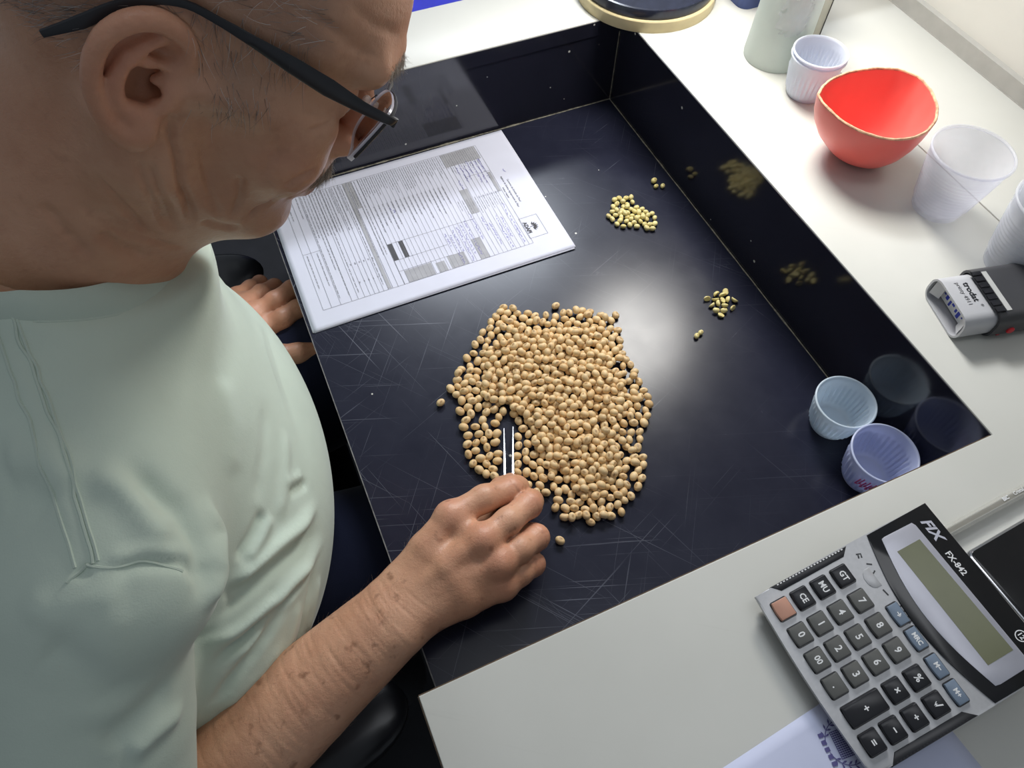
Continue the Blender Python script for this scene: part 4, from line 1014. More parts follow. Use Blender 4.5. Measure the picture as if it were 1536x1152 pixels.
for k in range(64):                       # loose skin folds across the back of the forearm
    t_ = rngw.uniform(.12, .98); c0 = ELB + (WR - ELB) * t_; r_ = 44 - 16 * t_; a0 = rngw.uniform(-1.1, .5); a1 = a0 + rngw.uniform(.5, 1.1); sk = rngw.uniform(-9, 9)
    pts = [c0 + fd * (sk * (a - a0) + rngw.uniform(-1.5, 1.5)) + side * math.sin(a) * r_ + np.array((0, 0, 1)) * math.cos(a) * r_ * .9 for a in np.linspace(a0, a1, 6)]
    P_s = np.array(pts); kk = np.where(np.linalg.norm(AV - P_s.mean(0), axis=1) < 45)[0]
    pl = np.abs((AV[kk] - P_s.mean(0)) @ (fd + side * sk * .01)); an = np.linalg.norm((AV[kk] - P_s.mean(0)) - ((AV[kk] - P_s.mean(0)) @ fd)[:, None] * fd, axis=1)
    AV[kk] -= N_[kk] * (0.5 * np.exp(-(pl / 1.15) ** 2) * np.clip(1 - an / 24, 0, 1))[:, None]
for k in range(9):                        # creases over the wrist
    c0 = WR + fd * (-16 + 3.4 * k); sk = rngw.uniform(-.25, .1)
    dd = (AV - c0) @ (fd + side * sk + np.array((0, 0, .1))); lat = (AV - c0) @ side
    AV -= N_ * (0.55 * np.exp(-(dd / 1.1) ** 2) * np.exp(-((lat + 6 * math.sin(k * 2.1)) / 15) ** 2) * (N_[:, 2] > -.1))[:, None]
for pts, rad in fingers:                  # joint creases
    for f_, w_ in ((1.9, .7), (2.0, .9), (2.1, .7), (2.85, .5), (3.0, .6)):
        i = min(int(f_), 3); q = pts[i] + (pts[i + 1] - pts[i]) * (f_ - i); ax_ = pts[i + 1] - pts[i]; ax_ = ax_ / np.linalg.norm(ax_)
        kk = np.where(np.linalg.norm(AV - q, axis=1) < 15)[0]; dd = (AV[kk] - q) @ ax_
        AV[kk] -= N_[kk] * (w_ * .6 * np.exp(-(dd / .8) ** 2))[:, None]
# left hand resting on the thigh below the tray
lf = Field((-620, -245, -120), (-405, -20, 30), 1.5)
LW = O(345, 515, -34)
lm = [O(403, 492, -46), O(388, 470, -40), O(372, 456, -42), O(356, 446, -46)]
for m, o in zip(lm, (-10, -3, 4, 10)): lf.chain([LW + np.array((0, o, 0)), (LW + m) / 2 + (0, o * .5, 4), m], [18, 15, 11.5], 9)
lf.chain([LW - (0, 0, 4), (lm[0] + lm[2]) / 2 - (0, 0, 8)], [17, 14], 12)
LT = [O(372, 540, -46), O(418, 535, -45), O(447, 531, -47), O(467, 527, -51)]
lf.chain([LW] + LT[:1], [16, 15], 10)
lb = lf.copy(); acc = None
for pts, rad in (([lm[0], O(424, 478, -40), O(446, 464, -44), O(472, 452, -54), O(488, 442, -60)], [12, 11, 10.6, 9.6, 8]), ([lm[1], O(412, 452, -36), O(438, 434, -44), O(462, 420, -56), O(474, 411, -62)], [11.5, 10.8, 10.2, 9.2, 7.8]),
                 ([lm[2], O(392, 440, -46), O(412, 430, -66), O(408, 434, -80)], [11, 10, 9, 8]), ([lm[3], O(376, 432, -56), O(390, 424, -74), O(384, 424, -82)], [10, 9, 8.5, 7.5]), (LT, [15, 13, 11.6, 10.2])):
    lf.F = lb.F.copy(); lf.chain(pts, rad, 7, k2=5); acc = lf.F.copy() if acc is None else np.minimum(acc, lf.F)
lf.F = acc
lf.chain([LW, (-655, -30, 0)], [21, 38], 10)
LV, LQ = lf.surface(2)
# the trunk and upper arms, which only show where the clothes leave off
cf_ = Field((-800, -560, -230), (-450, -20, 320), 6.0)
cf_.ell((-628, -300, 150), (108, 165, 120), 0); cf_.ell((-632, -303, 10), (125, 175, 140), 40); cf_.ell((-665, -300, -110), (130, 170, 100), 40)
for s_ in (-1, 1):
    cf_.cone((-600, -303 + s_ * 30, 232), (-610, -303 + s_ * 172, 185), 56, 44, 30)
cf_.cone((-622, -474, 184), ELB + (0, 4, 20), 44, 36, 24); cf_.cone((-600, -124, 185), (-655, -12, 0), 46, 38, 24)
cf_.cone(W_(NECK_B), W_(NECK_B) + (-5, 0, -70), 60, 70, 20)
KV, KQ = cf_.surface(2)

# per-vertex colour masks of the skin (own colour of the skin: redder ear, nose and cheeks, grey shaven beard, cropped hair)
def blob(V, c, r): return np.exp(-(((V - np.array(c)) / np.array(r)) ** 2).sum(1))
red = np.zeros(len(HV)); aV = HV.copy(); aV[:, 1] = np.abs(aV[:, 1])
for c, r, a in (((-12, 88, 4), (28, 14, 38), .8), ((105, 0, -16), (18, 18, 16), .9), ((66, 46, -20), (24, 22, 20), .5), ((92, 0, -56), (10, 26, 7), .9), ((95, 0, 50), (24, 60, 40), .25)): red = np.maximum(red, a * blob(aV, c, r))
beard = np.clip(blob(aV, (62, 30, -72), (46, 40, 34)) * 1.2 + blob(aV, (90, 0, -40), (14, 30, 10)), 0, 1) * (HV[:, 0] > -6)
hairm = np.clip(((HV[:, 2] - 20) / 14), 0, 1) * np.clip((58 - HV[:, 0] - 0.0 * HV[:, 2]) / 16, 0, 1)
side_b = blob(aV, (22, 70, 14), (16, 20, 24)); nape = np.clip((-22 - HV[:, 0]) / 10, 0, 1) * np.clip((HV[:, 2] + 12) / 18, 0, 1)
notear = 1 - np.clip(blob(aV, (-13, 90, 2), (24, 12, 40)) * 3, 0, 1)
hairm = np.clip(np.maximum.reduce([hairm * (HV[:, 2] > 18), side_b, nape]), 0, 1) * notear
HN = vnormals(HV, HQ)
for pts_, w_, a_ in (
    ([(-3,-79,-6),(2,-73,-17),(5,-72,-25),(10,-70,-34),(14,-68,-43),(18,-66,-53),(24,-60,-64),(29,-53,-78),(34,-46,-91)], 1.99, 3.45),
    ([(-2,-73,-37),(2,-73,-45),(7,-72,-54),(14,-63,-68),(22,-52,-86),(28,-47,-94)], 1.89, 2.53),
    ([(-8,-81,-33),(-3,-73,-45),(1,-73,-53),(6,-70,-62),(14,-58,-78),(19,-53,-87),(25,-48,-96)], 1.89, 2.3),
    ([(-20,-63,-63),(-16,-64,-66),(-12,-64,-69),(-7,-63,-74),(-1,-60,-81),(5,-57,-88),(11,-53,-96),(18,-50,-99),(25,-47,-103)], 2.52, 2.99),
    ([(-10,-58,-101),(-4,-56,-105),(3,-54,-110),(11,-51,-114),(20,-46,-118)], 3.15, 2.76),
    ([(-37,-54,-94),(-32,-56,-98),(-27,-57,-102),(-22,-58,-107),(-18,-58,-111),(-13,-58,-116),(-7,-57,-121)], 3.15, 1.84),
    ([(43,-57,-40),(46,-54,-49),(49,-52,-59),(50,-48,-75)], 2.31, 2.53),
    ([(71,-56,-40),(69,-52,-48),(67,-44,-59),(62,-45,-65),(58,-44,-80)], 2.31, 2.76),
    ([(78,-54,-21),(73,-58,-26),(68,-60,-31),(65,-59,-38)], 2.62, 2.07),
    ([(35,-51,-79),(47,-47,-83),(59,-42,-83)], 3.15, 2.3),
    ([(11,-70,-40),(15,-68,-48),(20,-64,-57),(27,-57,-70),(34,-50,-83)], 1.58, 1.61),
    ([(25,-58,-38),(30,-57,-48),(34,-56,-58),(39,-54,-66),(45,-50,-76)], 2.31, 1.38),
    ([(39,-70,57),(45,-69,55),(52,-68,53),(58,-65,51),(67,-61,49),(75,-58,47)], 2.62, 1.15),
    ([(52,-65,66),(59,-62,64),(68,-58,61),(77,-52,60),(89,-40,56)], 2.62, 1.15),
    ([(74,-49,11),(66,-58,8),(56,-61,8)], 1.58, 1.15),
    ([(74,-53,7),(67,-59,2),(61,-62,0)], 1.58, 1.15),
    ([(-21,-58,-85),(-15,-58,-90),(-8,-57,-95),(-1,-56,-99),(6,-53,-104)], 1.47, 1.03),
    ([(-17,-58,-85),(-10,-58,-90),(-4,-56,-96),(3,-54,-100),(11,-52,-105)], 1.47, 1.03),
    ([(-12,-58,-86),(-6,-57,-91),(1,-55,-98),(8,-53,-101),(16,-50,-105)], 1.47, 1.03),
    ([(-8,-58,-87),(-1,-56,-92),(6,-54,-99),(13,-51,-102),(21,-48,-106)], 1.47, 1.03),
    ([(-4,-58,-88),(3,-55,-94),(11,-52,-101),(18,-49,-104),(26,-45,-107)], 1.47, 1.03),
    ([(1,-57,-89),(8,-54,-96),(16,-50,-103),(23,-47,-105),(32,-42,-109)], 1.47, 1.03),
    ([(6,-55,-91),(13,-52,-98),(21,-48,-105),(29,-44,-108),(37,-38,-111)], 1.47, 1.03),
    ([(52,-63,-12),(52,-62,-20),(51,-62,-27),(56,-57,-45)], 2.73, 1.15),
    ([(19,-62,-28),(22,-60,-36),(26,-58,-44),(30,-57,-51),(34,-56,-58)], 1.68, 0.92),
    ([(32,-71,57),(38,-71,56),(44,-70,55),(50,-68,54),(58,-65,53),(67,-61,53)], 2.31, 0.92),
    ([(52,-68,49),(64,-63,48),(72,-59,47),(80,-56,48)], 2.1, 0.92),
): crease(HV, HN, spline(pts_, 4), w_, a_, .22, False)

parts_ = [(head_to_world(HV), HQ, red, beard, hairm), (AV / 1000, AQ, np.zeros(len(AV)), np.zeros(len(AV)), np.zeros(len(AV))), (LV / 1000, LQ, np.full(len(LV), .35), np.zeros(len(LV)), np.zeros(len(LV))), (KV / 1000, KQ, np.zeros(len(KV)), np.zeros(len(KV)), np.zeros(len(KV)))]
kn = np.zeros(len(AV))
for m in (I_M, M_M, R_M, L_M): kn = np.maximum(kn, .55 * np.exp(-(np.linalg.norm(AV - m - (0, 0, 6), axis=1) / 13) ** 2))
for pts, rad in fingers: kn = np.maximum(kn, .6 * np.exp(-(np.linalg.norm(AV - pts[2], axis=1) / 15) ** 2))
parts_[1] = (AV / 1000, AQ, kn, np.zeros(len(AV)), np.zeros(len(AV)))
Vs, Qs, at = [], [], [[], [], []]; k0 = 0
for V, Q, a, b, c in parts_:
    Vs.append(V); Qs.append(Q + k0); k0 += len(V)
    for l_, x in zip(at, (a, b, c)): l_.append(x)
def mat_skin():
    t = NT('sun tanned skin'); v = t.coord()
    n = t.noise(v, 18, 4, .6); n2 = t.noise(v, 70, 3, .6)
    c = t.ramp(n, [(0.3, (0.51, 0.255, 0.152)), (0.7, (0.65, 0.365, 0.232))])
    bl = t.noise(v, 34, 5, .7); c = t.mix(t.math('MULTIPLY', t.math('SUBTRACT', bl, .5, True), 1.3, True), c, (0.34, 0.135, 0.085, 1))
    sp = t.math('MULTIPLY', t.math('SUBTRACT', t.noise(v, 95, 2, .5), 0.63), 9, True)
    c = t.mix(t.math('MULTIPLY', sp, t.new('ShaderNodeAttribute', attribute_name='spots').outputs['Fac']), c, (0.19, 0.075, 0.036, 1))
    for nm, col, k in (('red', (0.66, 0.25, 0.165, 1), .60), ('beard', (0.36, 0.24, 0.18, 1), .30), ('scalp', (0.24, 0.16, 0.125, 1), .45)):
        a = t.new('ShaderNodeAttribute', attribute_name=nm); c = t.mix(t.math('MULTIPLY', a.outputs['Fac'], k), c, col)
    t.set(Base_Color=c, Roughness=t.math('ADD', t.math('MULTIPLY', n2, .2), .30), Specular_IOR_Level=0.42, Subsurface_Weight=0.16, Subsurface_Radius=(1.0, 0.35, 0.2), Subsurface_Scale=0.006)
    w1 = t.noise(v, 420, 3, .6); vo = t.new('ShaderNodeTexVoronoi', feature='DISTANCE_TO_EDGE'); vo.inputs['Scale'].default_value = 520; t.link(v, vo.inputs['Vector'])
    b1 = t.bump(w1, 0.4, 0.0008); b2 = t.bump(t.math('MINIMUM', vo.outputs['Distance'], 0.12), 0.32, 0.0010, b1)
    t.bump(t.noise(v, 55, 3), 0.25, 0.0016, b2)
    return t.m
M_SKIN = mat_skin()
def fixq(V, Q):
    c = V[Q]; vol = np.einsum('ij,ij->i', c[:, 0], np.cross(c[:, 1], c[:, 2])).sum() + np.einsum('ij,ij->i', c[:, 0], np.cross(c[:, 2], c[:, 3])).sum()
    return Q if vol > 0 else Q[:, ::-1]
Vs = np.concatenate(Vs); Qs = fixq(Vs, np.concatenate(Qs))
man = obj('person', np_mesh('person', Vs, Qs, {'red': np.concatenate(at[0]), 'beard': np.concatenate(at[1]), 'scalp': np.concatenate(at[2]), 'spots': np.concatenate([np.full(len(HV), .16), np.full(len(AV), .58), np.full(len(LV), .3), np.zeros(len(KV))])}), M_SKIN)
tag(man, 'older man in glasses and pale green t-shirt leaning over the tray with tweezers', 'person')

def mat_eye():
    t = NT('eye'); g = t.new('ShaderNodeTexCoord'); sp = t.new('ShaderNodeSeparateXYZ'); t.link(g.outputs['Normal'], sp.inputs[0])
    a = t.new('ShaderNodeAttribute', attribute_name='iris')
    t.set(Base_Color=t.ramp(a.outputs['Fac'], [(0.0, (.72, .66, .62)), (.90, (.72, .66, .62)), (.915, (.10, .055, .03)), (.975, (.10, .055, .03)), (.98, (.005, .005, .005))]), Roughness=.12); return t.m
M_EYE = mat_eye()
for s_ in (-1, 1):
    V = []; Fc = []; ir = []; gd = np.array((.80, 0, -.60))
    for j in range(13):
        for i in range(20):
            th, ph = PI * j / 12, 2 * PI * i / 20; p = np.array((math.sin(th) * math.cos(ph), math.sin(th) * math.sin(ph), math.cos(th))); V.append(head_to_world((np.array((73.5, s_ * 33, 11.5)) + 12.6 * p)[None])[0]); ir.append(max(0, p @ gd))
    for j in range(12):
        for i in range(20): Fc.append((j * 20 + i, j * 20 + (i + 1) % 20, j * 20 + 20 + (i + 1) % 20, j * 20 + 20 + i))
    me = mesh('eye', V, Fc); at_ = me.attributes.new('iris', 'FLOAT', 'POINT'); at_.data.foreach_set('value', np.array(ir, np.float32)); obj('eye', me, M_EYE, man, None, 3.2)
M_NAIL = plain('fingernail', (.60, .36, .27, 1), .3, noise=.05)
nd = (LT[3] - LT[2]) / np.linalg.norm(LT[3] - LT[2]); nu = np.array((0.1, -.55, .8)); nu -= nd * (nu @ nd); nu /= np.linalg.norm(nu); ns = np.cross(nd, nu); V = []
for j in range(7):
    for i in range(7):
        a, b = (i - 3) / 3, (j - 3) / 3; V.append((LT[3] + nd * (2.2 + 6.2 * b) + ns * 6.0 * a * (1 - .25 * max(0, b) ** 2) + nu * (9.6 - 3.0 * a * a - 1.8 * b * b)) / 1000)
obj('fingernail', mesh('fingernail', V, [(j * 7 + i, j * 7 + i + 1, j * 7 + i + 8, j * 7 + i + 7) for j in range(6) for i in range(6)]), M_NAIL, man, None, 3.2)

# ------------------------------------------------------------------ clothes
def mat_cloth(name, col, weave, rough=.85, bump=.25):
    t = NT(name); v = t.coord(); n = t.noise(v, 9, 4); w1 = t.noise(v, weave, 2)
    t.set(Base_Color=t.ramp(n, [(.3, tuple(c * .94 for c in col)), (.7, tuple(min(1, c * 1.05) for c in col))]), Roughness=rough, Specular_IOR_Level=.15, Sheen_Weight=.25, Sheen_Roughness=.4)
    t.bump(t.noise(v, 26, 4), .25, .003, t.bump(w1, bump, .0005)); return t.m
M_SHIRT = mat_cloth('pale green jersey', (0.575, 0.665, 0.57), 900)
M_RIB = mat_cloth('ribbed collar jersey', (0.53, 0.615, 0.53), 1400)
M_JEAN = mat_cloth('dark navy denim', (0.010, 0.013, 0.032), 1500, .9, .4)
sf = Field((-790, -700, -150), (-455, -20, 335), 2.6)
sf.ell((-625, -300, 150), (121, 190, 118), 0)
sf.ell((-625, -314, 16), (150, 230, 150), 50)
sf.ell((-655, -305, -110), (150, 205, 90), 40)
for s_ in (-1, 1):
    sf.cone((-600, -303 + s_ * 30, 238), (-600, -303 + s_ * 180, 188), 64, 57, 34)
sf.cone((-583, -300, 237), (-583, -300, 276), 88, 71, 24)
SH0 = np.array((-622, -476, 184)); SH1 = ELB + np.array((4, 4, 62))
body_only = sf.copy()
sf.chain([SH0, SH0 * .5 + SH1 * .5 + (0, -2, 0), SH1], [59, 60, 62], 14)
sf.chain([(-600, -125, 186), (-655, -12, 30)], [56, 60], 20)
# openings: neck, sleeve end, hem
sf.cone((-585, -301, 266), (-572, -301, 370), 61, 61, 2, 'sub')
pn = np.array((0.6, 0, 1.0)) / math.hypot(.6, 1)
sf.apply((-690, -402, 190), (-478, -198, 365), lambda x, y, z: -((x + 583) * pn[0] + (z - 290) * pn[2]), 2, 'sub')
sd = (SH1 - SH0) / np.linalg.norm(SH1 - SH0)
sf.cone(SH1 - sd * 22, SH1 + sd * 90, 52, 58, 3, 'sub')
sf.apply(SH1 + sd * 38 - 80, SH1 + sd * 38 + 80, lambda x, y, z: -((x - SH1[0] - sd[0] * 26) * sd[0] + (y - SH1[1] - sd[1] * 26) * sd[1] + (z - SH1[2] - sd[2] * 26) * sd[2]), 2, 'sub')
SV_, SQ_ = sf.surface(2)
SN_ = vnormals(SV_, SQ_)
for pts_, w_, a_ in (
    ([(-588,-501,241),(-581,-504,237),(-575,-504,235),(-570,-504,232),(-562,-505,224),(-556,-506,215),(-554,-511,207),(-558,-520,197)], 4, 3.2),
    ([(-588,-498,242),(-580,-500,238),(-574,-500,236),(-569,-499,233),(-560,-501,225),(-556,-502,218)], 5, -2.5),
    ([(-600,-501,243),(-592,-503,241)], 3, 2),
    ([(-582,-453,257),(-578,-457,254),(-574,-462,250),(-570,-467,246),(-568,-472,243),(-566,-477,240),(-565,-483,236),(-563,-488,232),(-561,-493,228),(-559,-499,224)], 8, -5),
    ([(-568,-451,251),(-564,-457,246),(-561,-463,241),(-558,-468,236),(-555,-473,230),(-551,-477,223),(-550,-483,218),(-549,-489,213),(-548,-495,208),(-550,-503,205),(-551,-510,200),(-555,-517,197),(-559,-523,191)], 8, 6),
    ([(-543,-463,208),(-543,-469,201),(-542,-475,193),(-543,-479,183),(-543,-490,187),(-545,-498,187),(-547,-504,183),(-551,-511,185),(-555,-518,184),(-560,-522,180)], 8, -4),
    ([(-566,-484,105),(-558,-479,102),(-551,-474,99),(-544,-469,95),(-537,-464,91),(-529,-457,85),(-520,-450,77),(-512,-442,68),(-503,-430,59),(-494,-415,46)], 6, -6),
    ([(-572,-490,102),(-565,-487,100),(-557,-483,96),(-549,-478,91),(-540,-473,85),(-533,-468,79),(-525,-462,72),(-517,-456,63),(-508,-446,52),(-498,-434,35)], 7, 6),
    ([(-595,-510,90),(-588,-508,88),(-580,-506,85),(-573,-504,82),(-565,-501,80),(-557,-497,77),(-549,-492,73),(-542,-488,68),(-533,-481,63),(-525,-474,57),(-517,-466,48),(-508,-455,38),(-500,-441,23)], 6, -6),
    ([(-597,-519,78),(-589,-517,76),(-582,-515,75),(-574,-512,73),(-568,-509,71),(-561,-505,70),(-554,-501,67),(-548,-497,64),(-541,-492,60),(-533,-485,57),(-526,-477,52),(-518,-468,46),(-510,-457,37),(-501,-443,22)], 4.5, 6),
    ([(-608,-538,46),(-600,-535,50),(-593,-531,53),(-585,-527,56),(-578,-523,57),(-570,-518,58),(-563,-513,59),(-556,-507,59),(-549,-501,58),(-541,-495,55),(-534,-488,51)], 5, 5),
    ([(-605,-540,34),(-596,-537,37),(-588,-534,39),(-580,-530,39),(-572,-526,38),(-564,-521,38),(-556,-516,37),(-548,-510,34)], 7, -3),
    ([(-558,-517,-8),(-550,-513,6),(-544,-508,13),(-538,-501,18),(-532,-495,24),(-528,-488,28),(-523,-480,31),(-517,-471,36),(-512,-460,40)], 3.5, 4),
    ([(-561,-522,18),(-554,-516,26),(-547,-509,31),(-541,-502,35),(-536,-495,40),(-530,-487,43)], 5, -2.5),
    ([(-511,-421,88),(-504,-414,78),(-496,-406,65)], 4, 3.5),
    ([(-512,-416,94),(-505,-410,83),(-498,-402,71)], 5, -2.5),
    ([(-527,-437,107),(-532,-445,109),(-538,-453,110),(-546,-462,112),(-554,-470,113)], 5, 4),
    ([(-524,-438,100),(-530,-446,101),(-535,-454,102),(-543,-462,104),(-550,-469,106)], 5, -3),
    ([(-497,-368,94),(-500,-380,95),(-503,-391,95),(-506,-402,94),(-510,-413,94),(-514,-424,93),(-519,-434,92),(-523,-443,90)], 6, -2),
    ([(-502,-357,122),(-505,-370,124),(-508,-381,125),(-512,-392,124),(-515,-402,123),(-519,-411,123),(-522,-420,122),(-526,-429,120),(-531,-437,118)], 8, 1.5),
    ([(-519,-370,188),(-520,-377,184),(-520,-385,179),(-522,-392,173),(-523,-400,167),(-526,-408,165),(-529,-417,163),(-532,-425,161),(-535,-433,158)], 14, -2),
    ([(-625,-571,151),(-620,-569,149),(-615,-567,147),(-611,-564,145),(-606,-560,140),(-602,-556,134),(-598,-551,124)], 7, -4),
    ([(-632,-567,163),(-626,-564,164),(-621,-562,164),(-615,-559,163),(-610,-555,162),(-604,-552,160),(-598,-547,157),(-593,-542,152)], 8, 3),
    ([(-619,-436,264),(-612,-438,265),(-606,-440,265),(-600,-444,264),(-595,-449,262),(-593,-456,259),(-590,-464,255)], 12, -4),
    ([(-623,-449,257),(-616,-452,258),(-609,-456,259),(-604,-462,257),(-599,-468,255)], 10, 3),
    ([(-630,-501,239),(-625,-506,239),(-619,-510,238),(-614,-514,236),(-608,-514,236),(-602,-515,236),(-596,-515,235),(-591,-516,233),(-586,-518,231),(-580,-519,228)], 9, -3),
    ([(-626,-521,227),(-622,-525,224),(-619,-529,220),(-616,-533,215),(-614,-536,210),(-613,-540,201),(-613,-544,192),(-613,-548,182),(-612,-552,172)], 12, 3),
    ([(-593,-516,234),(-595,-521,230),(-597,-526,226),(-600,-530,220),(-603,-535,213),(-606,-538,205),(-611,-542,196),(-616,-546,188),(-620,-550,182),(-624,-555,177),(-627,-560,172)], 14, -3),
    ([(-597,-372,298),(-597,-377,293),(-598,-382,289),(-598,-388,286),(-597,-395,283),(-597,-402,280),(-596,-409,277),(-596,-416,274),(-595,-423,272),(-595,-431,269),(-595,-438,266),(-595,-446,263),(-595,-453,260),(-595,-459,258),(-595,-465,256),(-595,-471,253),(-595,-477,251),(-595,-483,249),(-594,-491,246),(-594,-499,243)], 7, -1.6),
    ([(-585,-521,68),(-577,-517,68),(-570,-513,67),(-562,-508,65),(-554,-504,63),(-547,-498,61),(-539,-491,58),(-532,-484,54),(-525,-477,51),(-519,-469,47),(-512,-461,42)], 6, -3),
    ([(-579,-497,98),(-572,-494,96),(-566,-491,94),(-559,-487,91),(-552,-483,88),(-544,-478,84),(-537,-473,80),(-530,-467,75),(-522,-460,68),(-514,-450,63),(-506,-439,56),(-498,-426,46)], 4, 4),
    ([(-595,-511,88),(-586,-508,86),(-578,-505,85),(-570,-501,84),(-562,-497,81),(-554,-493,78),(-547,-488,75),(-540,-483,71),(-532,-477,66)], 3.5, 3),
    ([(-597,-532,54),(-590,-529,55),(-583,-526,56),(-576,-522,57),(-569,-518,56),(-561,-513,57),(-554,-507,56),(-546,-500,55)], 3.5, 3.5),
    ([(-542,-502,-8),(-535,-497,5),(-529,-490,11),(-523,-483,17),(-518,-475,21),(-513,-466,23)], 4, -2.5),
): crease(SV_, SN_, spline(pts_, 4), w_, a_, .22, False)
SEAMS = [[(-593,-370,296),(-592,-377,294),(-593,-382,289),(-593,-388,286),(-592,-394,282),(-592,-402,280),(-591,-409,277),(-591,-416,274),(-591,-423,271),(-590,-430,268),(-590,-438,265),(-590,-445,263),(-590,-452,260),(-590,-459,257),(-590,-465,255),(-590,-471,253),(-590,-477,250),(-590,-483,248),(-590,-491,245),(-590,-499,242)], [(-592,-368,295),(-590,-376,293),(-591,-382,289),(-591,-388,285),(-590,-394,282),(-590,-401,279),(-590,-408,277),(-589,-416,274),(-589,-423,271),(-589,-430,268),(-588,-438,265),(-588,-445,262),(-588,-452,260),(-588,-458,257),(-588,-464,255),(-588,-471,252),(-588,-477,250),(-588,-483,248),(-588,-491,245),(-588,-499,242)], [(-601,-372,298),(-602,-377,293),(-602,-382,289),(-601,-388,286),(-601,-395,283),(-600,-402,280),(-600,-409,277),(-600,-417,274),(-599,-424,272),(-599,-431,269),(-599,-438,266),(-599,-446,263),(-598,-453,260),(-598,-459,258),(-598,-465,256),(-598,-471,254),(-598,-477,251),(-598,-483,249),(-598,-491,246),(-598,-499,243)], [(-594,-499,243),(-589,-502,241),(-581,-504,237),(-575,-504,235),(-570,-504,232),(-562,-506,224),(-556,-507,216)], [(-594,-499,243),(-599,-502,242),(-605,-503,242)]]

shirt = obj('shirt', np_mesh('shirt', SV_ / 1000, fixq(SV_, SQ_)), M_SHIRT, man); shirt['label'] = 'pale green t-shirt'
for q_ in SEAMS:
    q_ = spline(q_, 5); q_ = np.array([SV_[((SV_ - p) ** 2).sum(1).argmin()] for p in q_])
    for _ in range(12): q_[1:-1] = (q_[:-2] + 2 * q_[1:-1] + q_[2:]) / 4
    MB().tube([p / 1000 for p in q_], .0010, 6).build('seam', M_RIB, shirt)
# jeans
jf = Field((-830, -580, -660), (-150, -20, -5), 6.0)
jf.ell((-690, -303, -130), (150, 180, 95), 0)
for s_ in (-1, 1):
    jf.chain([(-690, -303 + s_ * 90, -135), (-470, -303 + s_ * 125, -128), (-240, -303 + s_ * 140, -125)], [92, 86, 68], 30)
    jf.chain([(-235, -303 + s_ * 140, -135), (-270, -303 + s_ * 140, -400), (-280, -303 + s_ * 140, -640)], [64, 52, 46], 20)
JV, JQ = jf.surface(2)
jeans = obj('jeans', np_mesh('jeans', JV / 1000, fixq(JV, JQ)), M_JEAN, man); jeans['label'] = 'dark navy jeans'

# ------------------------------------------------------------------ tweezers
M_TW = plain('polished steel', (0.70, 0.70, 0.72, 1), 0.2, 1.0, noise=.03)
tip_l, tip_r = onz(756, 643, .0022), onz(769.5, 640.5, .0022)
grip_l, grip_r, tail = onz(757.5, 716, .013), onz(769.5, 716, .013), onz(770, 752, .026)
tw = empty('tweezers', tip_l, 'thin steel tweezers pinched in the right hand, tips among the beans', 'tweezers')
def prong(a, b, c, name):
    pts = [a, a * .5 + b * .5 + (0, 0, .0012), b, c]; MBp = MB(); w0 = (.00035, .0007, .0011, .0016)
    V = []; 
    for i, p in enumerate(pts):
        t_ = pts[min(i + 1, 3)] - pts[max(i - 1, 0)]; t_ = t_ / np.linalg.norm(t_); s_ = np.cross(t_, (0, 0, 1)); s_ /= np.linalg.norm(s_); u_ = np.cross(s_, t_)
        for q in ((-1, -1.7), (1, -1.7), (1, 1.7), (-1, 1.7)): V.append(p + s_ * q[0] * w0[i] * .8 + u_ * q[1] * w0[i])
    F_ = [(0, 1, 2, 3), (12, 15, 14, 13)]
    for i in range(3):
        for k in range(4): F_.append((i * 4 + k, i * 4 + (k + 1) % 4, i * 4 + 4 + (k + 1) % 4, i * 4 + 4 + k))
    MBp.add(V - tip_l, F_); return MBp.build(name, M_TW, tw, smooth=None)
prong(tip_l, grip_l, tail, 'prong'); prong(tip_r, grip_r, tail, 'prong')

# ------------------------------------------------------------------ collar, hair, brows, moustache (children of the man)
def ring(k, dz):
    out = []
    for i in range(72):
        a = 2 * PI * i / 72; dx, dy = .0665 * k * math.cos(a), .0650 * k * math.sin(a)
        z = .303 - (.60 if dx > 0 else .22) * dx - max(0, dx - .035) * .35 + dz; out.append((-.583 + dx, -.301 + dy, z))
    return out
prof_ = ((1.0, 0.0), (1.012, .0018), (1.035, .0016), (1.10, -.0045), (1.16, -.0120), (1.168, -.0145), (1.12, -.0155), (1.02, -.004), (0.985, -.0015))
rg_ = [ring(*q) for q in prof_]; V = [p for r_ in rg_ for p in r_]; Fc = []
for j in range(len(rg_)):
    j2 = (j + 1) % len(rg_)
    for i in range(72): Fc.append((j * 72 + i, j * 72 + (i + 1) % 72, j2 * 72 + (i + 1) % 72, j2 * 72 + i))
o = MB().add(V, Fc).build('collar', M_RIB, shirt, smooth=1.2); o['label'] = 'ribbed crew collar'
sr = ring(1.156, -.0140); MB().tube(sr + sr[:2], .0016, 6, False).build('collar_seam', M_RIB, o)
